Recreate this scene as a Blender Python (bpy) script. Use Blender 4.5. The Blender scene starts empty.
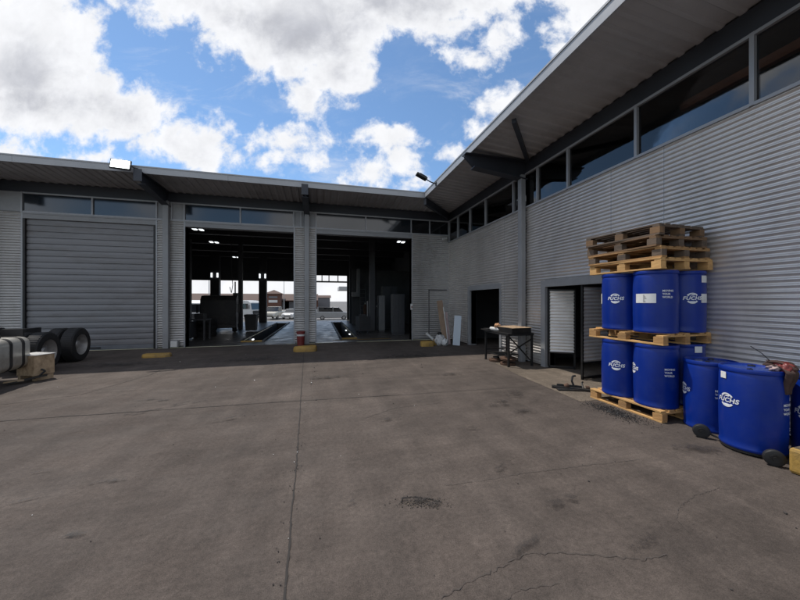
import bpy, bmesh, math, random
from mathutils import Vector, Matrix
random.seed(7)
sc = bpy.context.scene
C = sc.collection
R = math.radians
PI = math.pi
F, CX, HY, H = 310.0, 400.0, 301.0, 1.7      # focal length and horizon of the photograph (px), eye height (m)
CS, SN = math.cos(R(14.48)), math.sin(R(14.48))

def on_y(px, Y):                 # x on the plane y = Y under image column px
    u = (px-CX)/F; return Y*(CS*u+SN)/(CS-SN*u)
def on_x(px, X):
    u = (px-CX)/F; return X*(CS-SN*u)/(CS*u+SN)

# ------------------------------------------------------------------ materials
MATS = {}
def nd(nt, t, **k):
    n = nt.nodes.new(t)
    for a, v in k.items(): setattr(n, a, v)
    return n
def mat(name, col, rough=.6, metal=0., var=.12, vscale=6., bump=0., bscale=60., dirt=None, dscale=1.5, damt=.5, spec=.5, coat=0., stretch=None, emis=None, estr=0.):
    m = bpy.data.materials.new(name); m.use_nodes = True
    nt = m.node_tree; b = nt.nodes['Principled BSDF']; L = nt.links
    tc = nd(nt, 'ShaderNodeTexCoord'); mp = nd(nt, 'ShaderNodeMapping'); L.new(tc.outputs['Object'], mp.inputs[0])
    if stretch: mp.inputs['Scale'].default_value = stretch
    n1 = nd(nt, 'ShaderNodeTexNoise'); n1.inputs['Scale'].default_value = vscale; n1.inputs['Detail'].default_value = 6
    n1.inputs['Roughness'].default_value = .65
    L.new(mp.outputs[0], n1.inputs['Vector'])
    mr = nd(nt, 'ShaderNodeMapRange'); mr.inputs[1].default_value = .3; mr.inputs[2].default_value = .7
    mr.inputs[3].default_value = 1-var; mr.inputs[4].default_value = 1+var
    L.new(n1.outputs[0], mr.inputs[0])
    vm = nd(nt, 'ShaderNodeVectorMath', operation='SCALE'); vm.inputs[0].default_value = col
    L.new(mr.outputs[0], vm.inputs['Scale'])
    out = vm.outputs[0]
    if dirt:
        n2 = nd(nt, 'ShaderNodeTexNoise'); n2.inputs['Scale'].default_value = dscale; n2.inputs['Detail'].default_value = 8
        n2.inputs['Roughness'].default_value = .7
        L.new(mp.outputs[0], n2.inputs['Vector'])
        m2 = nd(nt, 'ShaderNodeMapRange'); m2.inputs[1].default_value = .48; m2.inputs[2].default_value = .72
        m2.inputs[3].default_value = 0; m2.inputs[4].default_value = damt
        L.new(n2.outputs[0], m2.inputs[0])
        mx = nd(nt, 'ShaderNodeMix', data_type='RGBA'); L.new(m2.outputs[0], mx.inputs['Factor'])
        L.new(out, mx.inputs[6]); mx.inputs[7].default_value = (*dirt, 1)
        out = mx.outputs[2]
    L.new(out, b.inputs['Base Color'])
    b.inputs['Metallic'].default_value = metal
    b.inputs['Specular IOR Level'].default_value = spec
    b.inputs['Coat Weight'].default_value = coat
    m3 = nd(nt, 'ShaderNodeMapRange'); m3.inputs[1].default_value = .3; m3.inputs[2].default_value = .7
    m3.inputs[3].default_value = max(rough-.08, .02); m3.inputs[4].default_value = min(rough+.1, 1)
    L.new(n1.outputs[0], m3.inputs[0]); L.new(m3.outputs[0], b.inputs['Roughness'])
    if bump:
        n3 = nd(nt, 'ShaderNodeTexNoise'); n3.inputs['Scale'].default_value = bscale; n3.inputs['Detail'].default_value = 5
        L.new(mp.outputs[0], n3.inputs['Vector'])
        bp = nd(nt, 'ShaderNodeBump'); bp.inputs['Strength'].default_value = bump; bp.inputs['Distance'].default_value = .01
        L.new(n3.outputs[0], bp.inputs['Height']); L.new(bp.outputs[0], b.inputs['Normal'])
    if emis:
        b.inputs['Emission Color'].default_value = (*emis, 1); b.inputs['Emission Strength'].default_value = estr
    MATS[name] = m
    return m

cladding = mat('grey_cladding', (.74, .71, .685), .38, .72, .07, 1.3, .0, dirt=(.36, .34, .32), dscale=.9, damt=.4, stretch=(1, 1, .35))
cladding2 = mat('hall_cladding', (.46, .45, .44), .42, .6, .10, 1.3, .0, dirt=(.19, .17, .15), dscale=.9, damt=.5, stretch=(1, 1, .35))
flatgrey = mat('flat_grey_paint', (.27, .275, .285), .5, 0, .08, 2., dirt=(.10, .10, .10), damt=.3)
framegrey = mat('window_frame_grey', (.33, .335, .35), .45, .2, .06, 3.)
fasciam = mat('fascia_grey', (.36, .37, .385), .45, .1, .06, 1.2, dirt=(.22, .22, .22), dscale=.8, damt=.35)
soffitm = mat('soffit_sheet', (.45, .445, .45), .6, 0, .12, .8, dirt=(.09, .085, .08), dscale=.5, damt=.4)
darksteel = mat('dark_beam_paint', (.030, .034, .045), .5, 0, .15, 2.)
blackm = mat('black_steel', (.02, .02, .021), .45, .3, .2, 8., dirt=(.06, .045, .035), damt=.5)
slatm = mat('shutter_slat', (.205, .205, .215), .5, .15, .12, 1.6, dirt=(.13, .118, .11), dscale=1.3, damt=.75, stretch=(.35, 1, 1.6))
slatbar = mat('shutter_bar', (.17, .18, .20), .5, .2, .12, 3.)
roofm = mat('roof_sheet', (.3, .3, .3), .6)
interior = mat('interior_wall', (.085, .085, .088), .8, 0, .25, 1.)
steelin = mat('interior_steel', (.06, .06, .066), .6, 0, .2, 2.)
rubber = mat('tyre_rubber', (.018, .018, .019), .75, 0, .25, 8., .2, 40., dirt=(.07, .06, .05), dscale=3, damt=.35)
rimm = mat('steel_rim', (.42, .41, .40), .45, .5, .15, 6., dirt=(.12, .09, .07), damt=.6, dscale=5)
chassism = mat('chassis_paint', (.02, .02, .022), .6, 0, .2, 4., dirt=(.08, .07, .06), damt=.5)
tankm = mat('tank_aluminium', (.55, .54, .50), .38, .55, .12, 4., dirt=(.25, .22, .17), damt=.6, dscale=3)
blue = mat('blue_plastic', (.0025, .025, .235), .36, 0, .08, 2.5, .05, 25., dirt=(.022, .045, .20), damt=.5, dscale=4.5, spec=.35)
bluelid = mat('blue_lid_plastic', (.008, .04, .26), .22, 0, .1, 3., dirt=(.06, .08, .16), damt=.6, dscale=7)
blackcap = mat('black_cap_plastic', (.015, .015, .016), .5)
whiteink = mat('white_ink', (.75, .77, .80), .5, 0, .05)
paper = mat('white_paper', (.76, .76, .74), .6, 0, .05, 12., dirt=(.5, .47, .4), damt=.5, dscale=9)
inkdark = mat('dark_ink', (.04, .04, .045), .6)
yellow = mat('yellow_paint', (.36, .22, .05), .7, 0, .2, 8., .5, 30., dirt=(.09, .075, .05), damt=.9, dscale=4)
woods = [mat('pallet_wood_pale', (.58, .34, .13), .75, 0, .25, 9., .4, 60., dirt=(.27, .14, .055), damt=.5, dscale=6, stretch=(1, .25, 1)),
         mat('pallet_wood_brown', (.19, .11, .055), .8, 0, .3, 9., .4, 60., dirt=(.09, .06, .04), damt=.6, dscale=6, stretch=(1, .25, 1)),
         mat('pallet_wood_grey', (.125, .09, .065), .85, 0, .35, 9., .4, 60., dirt=(.05, .038, .03), damt=.7, dscale=6, stretch=(1, .25, 1)),
         mat('pallet_wood_mid', (.40, .22, .085), .8, 0, .3, 9., .4, 60., dirt=(.14, .09, .05), damt=.7, dscale=6, stretch=(1, .25, 1))]
cardboard = mat('cardboard', (.42, .30, .19), .8, 0, .2, 10., .2, 30., dirt=(.2, .14, .09), damt=.7, dscale=8)
boxwood = mat('crate_board', (.42, .31, .20), .8, 0, .25, 9., .3, 30., dirt=(.17, .11, .06), damt=.9, dscale=6)
rust = mat('rusty_iron', (.10, .055, .035), .8, .2, .4, 14., .5, 50., dirt=(.03, .025, .022), damt=.8, dscale=8)
redp = mat('red_plastic', (.17, .022, .02), .5, 0, .2, 6., dirt=(.1, .03, .02), damt=.5)
ragm = mat('brown_rag', (.06, .035, .03), .95, 0, .3, 12., .5, 60.)
whitep = mat('white_paint', (.62, .62, .61), .4, 0, .06, 3., dirt=(.4, .38, .34), damt=.4)
silverp = mat('silver_paint', (.34, .345, .35), .35, .4, .05, 3.)
creamp = mat('cream_paint', (.5, .48, .42), .4, 0, .05, 3.)
brick = mat('brick_wall', (.12, .055, .038), .85, 0, .2, 3., dirt=(.10, .05, .035), damt=.5)
tile = mat('brown_roof_tile', (.085, .05, .038), .8, 0, .2, 3.)
shopgrey = mat('shopfront_grey', (.14, .14, .15), .6)
platem = mat('aluminium_board', (.50, .55, .60), .4, .1, .06, 4.)
tanboard = mat('tan_board', (.27, .19, .13), .8, 0, .2, 8., dirt=(.14, .09, .06), damt=.5, stretch=(1, 1, .3))
pinkboard = mat('pink_board', (.36, .27, .26), .8, 0, .2, 8.)
sackm = mat('white_sack', (.55, .55, .55), .7, 0, .15, 10., .6, 20., dirt=(.12, .11, .11), damt=.9, dscale=6)
lamp_on = mat('lit_lamp', (.8, .85, .85), .4, emis=(.9, 1., .98), estr=6.)
glow_in = mat('lamp_and_spot_glow', (.8, .85, .85), .4, emis=(.92, .97, 1.), estr=1.6)  # ceiling lamps, plus added glow for sky gaps and sunlit pit spots
headl = mat('headlight_lens', (.6, .62, .65), .15)
tail = mat('red_lens', (.3, .02, .02), .3)
leafgrey = mat('galvanised_door', (.85, .84, .82), .35, .6, .1, 3.)
grass = None

def glassmat(name, tint, rough=.03, through=.0):
    m = bpy.data.materials.new(name); m.use_nodes = True
    nt = m.node_tree; L = nt.links; b = nt.nodes['Principled BSDF']
    b.inputs['Base Color'].default_value = (*tint, 1); b.inputs['Roughness'].default_value = rough
    b.inputs['IOR'].default_value = 1.5; b.inputs['Specular IOR Level'].default_value = .5
    b.inputs['Coat Weight'].default_value = 1.; b.inputs['Coat Roughness'].default_value = rough; b.inputs['Coat IOR'].default_value = 1.5
    tc = nd(nt, 'ShaderNodeTexCoord'); n = nd(nt, 'ShaderNodeTexNoise'); n.inputs['Scale'].default_value = 1.6
    n.inputs['Detail'].default_value = 2
    bp = nd(nt, 'ShaderNodeBump'); bp.inputs['Strength'].default_value = .04; bp.inputs['Distance'].default_value = .02
    L.new(tc.outputs['Object'], n.inputs['Vector']); L.new(n.outputs[0], bp.inputs['Height'])
    L.new(bp.outputs[0], b.inputs['Normal']); L.new(bp.outputs[0], b.inputs['Coat Normal'])
    return m
glass = glassmat('dark_glass', (.012, .013, .015))
seeglass = bpy.data.materials.new('window_glass'); seeglass.use_nodes = True
_t = seeglass.node_tree; _t.nodes.clear(); _o = nd(_t, 'ShaderNodeOutputMaterial'); _m = nd(_t, 'ShaderNodeMixShader')
_f = nd(_t, 'ShaderNodeFresnel'); _f.inputs[0].default_value = 1.52; _k = nd(_t, 'ShaderNodeMath', operation='MULTIPLY'); _k.inputs[1].default_value = 1.5; _k.use_clamp = True
_tr = nd(_t, 'ShaderNodeBsdfTransparent'); _tr.inputs[0].default_value = (.62, .63, .64, 1); _g = nd(_t, 'ShaderNodeBsdfGlossy'); _g.inputs['Roughness'].default_value = .03
_n = nd(_t, 'ShaderNodeTexNoise'); _n.inputs['Scale'].default_value = 2.; _b = nd(_t, 'ShaderNodeBump'); _b.inputs['Strength'].default_value = .05; _b.inputs['Distance'].default_value = .02
_c = nd(_t, 'ShaderNodeTexCoord'); _t.links.new(_c.outputs['Object'], _n.inputs['Vector']); _t.links.new(_n.outputs[0], _b.inputs['Height']); _t.links.new(_b.outputs[0], _g.inputs['Normal'])
_t.links.new(_f.outputs[0], _k.inputs[0]); _t.links.new(_k.outputs[0], _m.inputs[0]); _t.links.new(_tr.outputs[0], _m.inputs[1]); _t.links.new(_g.outputs[0], _m.inputs[2]); _t.links.new(_m.outputs[0], _o.inputs[0])
glassL = glassmat('hall_window_glass', (.016, .02, .026), .09)
carglass = glassmat('car_glass', (.01, .011, .013))

# ------------------------------------------------------------------ mesh helper
class MB:
    def __init__(s): s.v = []; s.f = []; s.m = []
    def add(s, vs, fs, mi=0):
        o = len(s.v); s.v += [tuple(p) for p in vs]
        s.f += [tuple(i+o for i in f) for f in fs]; s.m += [mi]*len(fs); return s
    def box(s, x0, x1, y0, y1, z0, z1, mi=0, M=None):
        vs = [Vector(p) for p in ((x0,y0,z0),(x1,y0,z0),(x1,y1,z0),(x0,y1,z0),(x0,y0,z1),(x1,y0,z1),(x1,y1,z1),(x0,y1,z1))]
        if M: vs = [M @ p for p in vs]
        return s.add(vs, [(0,3,2,1),(4,5,6,7),(0,1,5,4),(1,2,6,5),(2,3,7,6),(3,0,4,7)], mi)
    def cyl(s, p0, p1, r0, r1=None, n=16, mi=0, caps=True):
        r1 = r0 if r1 is None else r1
        p0 = Vector(p0); p1 = Vector(p1); d = (p1-p0).normalized()
        a = d.orthogonal().normalized(); b = d.cross(a)
        vs = []
        for p, r in ((p0, r0), (p1, r1)):
            for k in range(n):
                t = 2*PI*k/n; vs.append(p+a*(r*math.cos(t))+b*(r*math.sin(t)))
        fs = [(k, (k+1) % n, n+(k+1) % n, n+k) for k in range(n)]
        if caps: fs += [tuple(range(n))[::-1], tuple(range(n, 2*n))]
        return s.add(vs, fs, mi)
    def tube(s, pts, r, n=8, mi=0):
        for a, b in zip(pts[:-1], pts[1:]): s.cyl(a, b, r, r, n, mi)
        return s
    def lathe(s, prof, n=48, mi=0, M=None, cap=True):
        vs = []
        for r, z in prof:
            for k in range(n):
                t = 2*PI*k/n; p = Vector((r*math.cos(t), r*math.sin(t), z)); vs.append(M @ p if M else p)
        fs = []
        for j in range(len(prof)-1):
            for k in range(n):
                fs.append((j*n+k, j*n+(k+1) % n, (j+1)*n+(k+1) % n, (j+1)*n+k))
        if cap: fs += [tuple(range(n))[::-1], tuple(range((len(prof)-1)*n, len(prof)*n))]
        return s.add(vs, fs, mi)
    def prism(s, poly, axis, a0, a1, mi=0):      # poly in the two other axes
        def P(p, a):
            return {'x': (a, p[0], p[1]), 'y': (p[0], a, p[1]), 'z': (p[0], p[1], a)}[axis]
        n = len(poly); vs = [P(p, a0) for p in poly]+[P(p, a1) for p in poly]
        fs = [(k, (k+1) % n, n+(k+1) % n, n+k) for k in range(n)]+[tuple(range(n))[::-1], tuple(range(n, 2*n))]
        return s.add(vs, fs, mi)
    def build(s, name, mats, parent=None, smooth=False, bevel=0, world=False, fix=True, angle=40):
        me = bpy.data.meshes.new(name)
        vs = s.v
        if world and parent is not None:
            q = Vector(parent['origin'] if 'origin' in parent else parent.location)
            vs = [tuple(Vector(p)-q) for p in vs]
        me.from_pydata(vs, [], s.f)
        for m in (mats if isinstance(mats, (list, tuple)) else [mats]): me.materials.append(m)
        for p, i in zip(me.polygons, s.m): p.material_index = i
        if fix:
            bm = bmesh.new(); bm.from_mesh(me); bmesh.ops.recalc_face_normals(bm, faces=bm.faces)
            bm.to_mesh(me); bm.free()
        if smooth: me.shade_smooth(); me.set_sharp_from_angle(angle=R(angle))
        o = bpy.data.objects.new(name, me); C.objects.link(o)
        if parent is not None: o.parent = parent
        if bevel:
            bv = o.modifiers.new('bevel', 'BEVEL'); bv.width = bevel; bv.segments = 2; bv.limit_method = 'ANGLE'
        return o

def tag(o, label=None, cat=None, group=None, kind=None):
    for k, v in (('label', label), ('category', cat), ('group', group), ('kind', kind)):
        if v: o[k] = v
    return o
def thing(name, label, cat, loc=(0, 0, 0), rz=0, group=None):
    o = bpy.data.objects.new(name, None); C.objects.link(o); o.location = loc; o.rotation_euler = (0, 0, rz)
    o.empty_display_size = .1
    return tag(o, label, cat, group)
def copy_tree(o, parent=None):
    c = o.copy(); C.objects.link(c)
    if parent is not None: c.parent = parent
    for ch in [x for x in bpy.data.objects if x.parent == o]: copy_tree(ch, c)
    return c

# ------------------------------------------------------------------ camera
cam = bpy.data.cameras.new('camera'); co = bpy.data.objects.new('camera', cam); C.objects.link(co)
co.location = (0, 0, H); co.rotation_euler = (R(90), 0, R(-14.48))
cam.sensor_width = 36; cam.lens = 36*F/800; cam.shift_y = 1/800; cam.clip_start = .05; cam.clip_end = 3000
sc.camera = co

# ------------------------------------------------------------------ light
SUN = Vector((-.345, .39, 1.)).normalized()      # towards the sun
elev = math.asin(SUN.z); azim = math.atan2(SUN.x, SUN.y)
sl = bpy.data.lights.new('sun', 'SUN'); sl.energy = 3.8; sl.angle = R(.53); sl.color = (1., .94, .86)
so = bpy.data.objects.new('sun', sl); C.objects.link(so)
so.rotation_euler = SUN.to_track_quat('Z', 'Y').to_euler()
w = bpy.data.worlds.new('World'); sc.world = w; w.use_nodes = True
nt = w.node_tree; L = nt.links; nt.nodes.clear()
def M(op, a=None, b=None, c=None, clamp=False):
    n = nd(nt, 'ShaderNodeMath', operation=op); n.use_clamp = clamp
    for i, x in enumerate((a, b, c)):
        if x is None: continue
        if isinstance(x, (int, float)): n.inputs[i].default_value = x
        else: L.new(x, n.inputs[i])
    return n.outputs[0]
def V(op, a, b=None, s=None):
    n = nd(nt, 'ShaderNodeVectorMath', operation=op)
    for i, x in enumerate((a, b)):
        if x is None: continue
        if isinstance(x, (tuple, list, Vector)): n.inputs[i].default_value = tuple(x)
        else: L.new(x, n.inputs[i])
    if s is not None:
        if isinstance(s, (int, float)): n.inputs['Scale'].default_value = s
        else: L.new(s, n.inputs['Scale'])
    return n.outputs['Value'] if op in ('DOT_PRODUCT', 'LENGTH') else n.outputs[0]
def SS(x, lo, hi, a=0., b=1.):
    n = nd(nt, 'ShaderNodeMapRange', interpolation_type='SMOOTHSTEP'); L.new(x, n.inputs[0])
    for i, q in enumerate((lo, hi, a, b)):
        n.inputs[i+1].default_value = q
    return n.outputs[0]
def NO(v, s, d=8, r=.6, dist=0.):
    n = nd(nt, 'ShaderNodeTexNoise'); L.new(v, n.inputs['Vector']); n.inputs['Scale'].default_value = s
    n.inputs['Detail'].default_value = d; n.inputs['Roughness'].default_value = r; n.inputs['Distortion'].default_value = dist
    return n.outputs[0]
def MIX(f, a, b):
    n = nd(nt, 'ShaderNodeMix', data_type='RGBA')
    for i, x in ((0, f), (6, a), (7, b)):
        if isinstance(x, tuple): n.inputs[i].default_value = x
        elif isinstance(x, (int, float)): n.inputs[i].default_value = x
        else: L.new(x, n.inputs[i])
    return n.outputs[2]
tc = nd(nt, 'ShaderNodeTexCoord'); D = tc.outputs['Generated']
sky = nd(nt, 'ShaderNodeTexSky', sky_type='NISHITA'); sky.sun_disc = False; sky.sun_elevation = elev; sky.sun_rotation = azim
sky.air_density = 1.; sky.dust_density = .4; sky.ozone_density = 1.5; sky.altitude = 1500
fwd = (SN, CS, 0); rgt = (CS, -SN, 0)
zf = M('MAXIMUM', V('DOT_PRODUCT', D, fwd), .2)
U = M('DIVIDE', V('DOT_PRODUCT', D, rgt), zf); W = M('DIVIDE', V('DOT_PRODUCT', D, (0, 0, 1)), zf)
cb = nd(nt, 'ShaderNodeCombineXYZ'); L.new(U, cb.inputs[0]); L.new(W, cb.inputs[1]); P = cb.outputs[0]
warp = nd(nt, 'ShaderNodeTexNoise'); L.new(P, warp.inputs['Vector']); warp.inputs['Scale'].default_value = 5.; warp.inputs['Detail'].default_value = 4
wv = V('SCALE', V('SUBTRACT', warp.outputs['Color'], (.5, .5, .5)), s=.11)
Q = V('ADD', P, wv)
def field(lst, base=None):
    acc = base
    for cx, cy, rx, ry in lst:
        ln = V('LENGTH', V('MULTIPLY', V('SUBTRACT', Q, ((cx-CX)/F, (HY-cy)/F, 0)), (F/rx, F/ry, 0)))
        d = M('MULTIPLY_ADD', ln, -min(rx, ry)/F, min(rx, ry)/F)
        acc = d if acc is None else M('MAXIMUM', acc, d)
    return acc
clouds = [(12,55,92,78),(80,42,30,38),(66,100,80,42),(130,112,50,30),(172,142,52,24),(205,158,38,14),(15,5,70,40),(10,160,40,22),(90,152,30,10),
          (215,-15,100,42),(300,15,110,66),(338,68,44,36),(250,45,50,24),(400,-15,140,55),(455,18,50,22),(310,92,24,24),(470,58,24,13),(500,38,22,16),(550,-4,34,9),
          (283,138,38,19),(268,155,28,12),(300,160,30,10),(391,138,34,19),(398,160,26,18),(374,174,28,14),
          (600,10,48,34),(562,42,24,14),(505,105,24,16),(486,128,18,12),(446,152,12,5),(420,185,30,6),(228,124,9,8),
          (250,286,300,44),(340,300,60,14)]
fz = field(clouds)
n_big = NO(P, 7., 10, .62, .2); n_fine = NO(P, 22., 8, .62)
dens = M('ADD', fz, M('MULTIPLY_ADD', n_big, .24, -.13)); dens = M('ADD', dens, M('MULTIPLY_ADD', n_fine, .09, -.045))
mF = SS(dens, -.03, .03)
# thin wisps between the clouds
wis = nd(nt, 'ShaderNodeMapping'); L.new(P, wis.inputs[0]); wis.inputs['Rotation'].default_value = (0, 0, R(-35)); wis.inputs['Scale'].default_value = (2.2, 5., 1)
wn = SS(NO(wis.outputs[0], 1.6, 9, .68, .6), .47, .78, 0, .55)
wreg = SS(field([(175,85,45,55),(330,155,60,40),(230,120,60,55),(420,150,40,40),(470,95,40,20)]), -.1, .1)
mF = M('MAXIMUM', mF, M('MULTIPLY', wn, M('MULTIPLY_ADD', wreg, .8, .12)))
greys = [(60,98,80,22),(140,128,55,20),(30,75,60,20),(90,140,90,14),(310,40,85,38),(400,12,105,30),(335,72,34,20),(235,18,50,18),(300,85,20,16)]
gz = M('ADD', field(greys), M('MULTIPLY_ADD', n_big, .26, -.13))
gF = SS(gz, -.10, .13)
edge = SS(dens, .0, .16)
gF = M('MULTIPLY', gF, edge)
tex = M('MULTIPLY_ADD', NO(P, 11., 9, .6, .3), .32, .86)
colF = MIX(gF, (.95, .96, .99, 1), (.53, .545, .60, 1))
sk = nd(nt, 'ShaderNodeVectorMath', operation='SCALE'); L.new(colF, sk.inputs[0]); L.new(tex, sk.inputs['Scale'])
# the rest of the sky, outside the photographed part
nb = NO(D, 2.6, 9, .6, .3); mB = SS(nb, .42, .55); gB = SS(nb, .55, .75)
colB = MIX(gB, (.92, .94, .98, 1), (.5, .52, .58, 1))
front = SS(V('DOT_PRODUCT', D, fwd), .3, .42)
mk = M('MULTIPLY_ADD', front, M('SUBTRACT', mF, mB), mB)
colC = MIX(front, colB, sk.outputs[0])
skb = nd(nt, 'ShaderNodeVectorMath', operation='SCALE'); 
skc = V('MULTIPLY', sky.outputs[0], (.98, 1.12, 1.15))
L.new(skc, skb.inputs[0]); skb.inputs['Scale'].default_value = 1.0
bg1 = nd(nt, 'ShaderNodeBackground'); L.new(skb.outputs[0], bg1.inputs[0]); bg1.inputs[1].default_value = .15
bg2 = nd(nt, 'ShaderNodeBackground'); L.new(colC, bg2.inputs[0]); bg2.inputs[1].default_value = .98
ms = nd(nt, 'ShaderNodeMixShader'); L.new(mk, ms.inputs[0]); L.new(bg1.outputs[0], ms.inputs[1]); L.new(bg2.outputs[0], ms.inputs[2])
wo = nd(nt, 'ShaderNodeOutputWorld'); L.new(ms.outputs[0], wo.inputs[0])
sc.view_settings.view_transform = 'Standard'; sc.view_settings.look = 'None'; sc.view_settings.exposure = 0; sc.view_settings.gamma = 1
sc.view_settings.use_curve_mapping = False
sc.render.engine = 'CYCLES'; sc.cycles.max_bounces = 8; sc.cycles.diffuse_bounces = 4; sc.cycles.use_denoising = True
sc.cycles.sample_clamp_indirect = 4

# ------------------------------------------------------------------ ground
YF, XW, YB = 12.96, 5.63, 28.0          # hall front, side wing wall, hall back
XL = -15.0
def concrete(name, base, wet=0., tint=(.10, .085, .075), seed=0.):
    m = bpy.data.materials.new(name); m.use_nodes = True
    t = m.node_tree; b = t.nodes['Principled BSDF']; K = t.links
    g = nd(t, 'ShaderNodeNewGeometry')
    def noise(s, d, r, dist=0, sc_=None):
        n = nd(t, 'ShaderNodeTexNoise'); n.inputs['Scale'].default_value = s; n.inputs['Detail'].default_value = d
        n.inputs['Roughness'].default_value = r; n.inputs['Distortion'].default_value = dist
        mp = nd(t, 'ShaderNodeMapping'); mp.inputs['Location'].default_value = (seed, seed*2, 0)
        if sc_: mp.inputs['Scale'].default_value = sc_[0]; mp.inputs['Rotation'].default_value = (0, 0, sc_[1])
        K.new(g.outputs['Position'], mp.inputs[0]); K.new(mp.outputs[0], n.inputs['Vector']); return n.outputs[0]
    def mr(x, a, b_, c, d):
        n = nd(t, 'ShaderNodeMapRange'); K.new(x, n.inputs[0])
        for i, q in enumerate((a, b_, c, d)): n.inputs[i+1].default_value = q
        return n.outputs[0]
    def mul(a, b_):
        n = nd(t, 'ShaderNodeMath', operation='MULTIPLY')
        for i, q in enumerate((a, b_)):
            if isinstance(q, float): n.inputs[i].default_value = q
            else: K.new(q, n.inputs[i])
        return n.outputs[0]
    v = mul(mr(noise(.30, 6, .6), .3, .7, .74, 1.22), mr(noise(2.3, 9, .72, .6), .3, .7, .80, 1.18))
    v = mul(v, mr(noise(26, 6, .75), .3, .7, .70, 1.30))
    v = mul(v, mr(noise(130, 3, .8), .32, .68, .60, 1.42))
    # faint drag and tyre streaks
    v = mul(v, mr(noise(1., 6, .6, .3, ((3.5, .3, 1), R(35))), .35, .65, .88, 1.1))
    v = mul(v, mr(noise(1., 6, .6, .2, ((.25, 5., 1), R(8))), .35, .65, .90, 1.08))
    # round brush and tyre arcs worn into the slab
    for (cx_, cy_, fr_, am) in ((-3.5, 14., 1.6, .07), (6.5, -2., 2.3, .05)):
        ds = nd(t, 'ShaderNodeVectorMath', operation='DISTANCE'); K.new(g.outputs['Position'], ds.inputs[0]); ds.inputs[1].default_value = (cx_, cy_, 0)
        n_ = nd(t, 'ShaderNodeTexNoise', noise_dimensions='1D'); K.new(ds.outputs['Value'], n_.inputs['W']); n_.inputs['Scale'].default_value = fr_; n_.inputs['Detail'].default_value = 5
        v = mul(v, mr(n_.outputs[0], .3, .7, 1-am, 1+am))
    sp = mr(noise(60, 2, .5), .70, .78, 1., .55)
    v = mul(v, sp)
    vm = nd(t, 'ShaderNodeVectorMath', operation='SCALE'); vm.inputs[0].default_value = base; K.new(v, vm.inputs['Scale'])
    mx = nd(t, 'ShaderNodeMix', data_type='RGBA'); K.new(mr(noise(.8, 9, .65, .8), .54, .74, 0, .55), mx.inputs['Factor'])
    K.new(vm.outputs[0], mx.inputs[6]); mx.inputs[7].default_value = (*tint, 1)
    mx2 = nd(t, 'ShaderNodeMix', data_type='RGBA'); K.new(mr(noise(.55, 8, .7, .3), .55, .75, 0, .35), mx2.inputs['Factor'])
    K.new(mx.outputs[2], mx2.inputs[6]); mx2.inputs[7].default_value = (base[0]*1.28, base[1]*1.28, base[2]*1.27, 1)
    K.new(mx2.outputs[2], b.inputs['Base Color'])
    K.new(mr(noise(1.6, 6, .6), .35, .65, .75-wet, .95-wet*1.0), b.inputs['Roughness'])
    b.inputs['Specular IOR Level'].default_value = .3 if not wet else .4
    bp = nd(t, 'ShaderNodeBump'); bp.inputs['Strength'].default_value = .6 if not wet else .0; bp.inputs['Distance'].default_value = .006
    K.new(noise(55, 6, .75), bp.inputs['Height']); K.new(bp.outputs[0], b.inputs['Normal'])
    return m
yardm = concrete('yard_concrete', (.082, .0665, .0575), tint=(.050, .041, .036))
floorm = concrete('polished_floor', (.10, .094, .09), wet=.48, tint=(.035, .034, .034), seed=3.)
farm = concrete('far_asphalt', (.16, .155, .15), seed=9.)
apronm = concrete('apron_concrete', (.125, .102, .080), tint=(.085, .069, .054), seed=5.)
g = MB(); g.add([(-300,-150,0),(300,-150,0),(300,YF,0),(-300,YF,0)], [(0,1,2,3)])
tag(g.build('yard_ground', yardm), 'stained grey concrete yard in front of the halls', 'ground', kind='structure')
g = MB()
pits = [(-3.16, -2.35), (.95, 1.62)]; PY0, PY1 = 14.1, 25.4
xs = [XL, pits[0][0], pits[0][1], pits[1][0], pits[1][1], 16.]
g.add([(XL,YF,.004),(16,YF,.004),(16,PY0,.004),(XL,PY0,.004)], [(0,1,2,3)])
g.add([(XL,PY1,.004),(16,PY1,.004),(16,YB,.004),(XL,YB,.004)], [(0,1,2,3)])
for k in (0, 2, 4): g.add([(xs[k],PY0,.004),(xs[k+1],PY0,.004),(xs[k+1],PY1,.004),(xs[k],PY1,.004)], [(0,1,2,3)])
tag(g.build('workshop_floor', floorm), 'shiny grey floor inside the open workshop bays', 'floor', kind='structure')
for (a, b) in pits:
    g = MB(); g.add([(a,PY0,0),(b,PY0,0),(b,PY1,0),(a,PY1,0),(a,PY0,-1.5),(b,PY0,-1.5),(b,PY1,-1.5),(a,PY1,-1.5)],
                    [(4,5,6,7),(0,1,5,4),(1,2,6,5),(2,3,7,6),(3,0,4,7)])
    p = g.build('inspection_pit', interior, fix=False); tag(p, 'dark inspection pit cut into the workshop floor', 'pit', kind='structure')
    g = MB(); g.box(a-.09, a, PY0-.09, PY1, .006, .055); g.box(b, b+.09, PY0-.09, PY1, .006, .055)
    g.box(a, b, PY0-.09, PY0, .006, .055, 1)
    g.build('pit_kerb', [steelin, yellow], p)
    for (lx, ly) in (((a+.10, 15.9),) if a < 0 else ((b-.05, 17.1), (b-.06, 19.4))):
        g = MB(); g.box(lx-.035, lx+.035, ly-.10, ly+.10, -.14, -.09); g.build('pit_glow_spot', glow_in, p)  # added glowing box standing in for a sunlit spot, no lamp here
g = MB(); g.add([(.55,13.62,.0085),(3.1,13.62,.0085),(3.1,13.74,.0085),(.55,13.74,.0085)], [(0,1,2,3)])
tag(g.build('floor_marking', yellow), 'worn yellow line painted across the right bay floor', 'floor marking', kind='structure')
g = MB(); far = [(-300,YB,0),(300,YB,0),(300,36,-1.),(-300,36,-1.),(300,1500,-1.),(-300,1500,-1.)]
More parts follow.
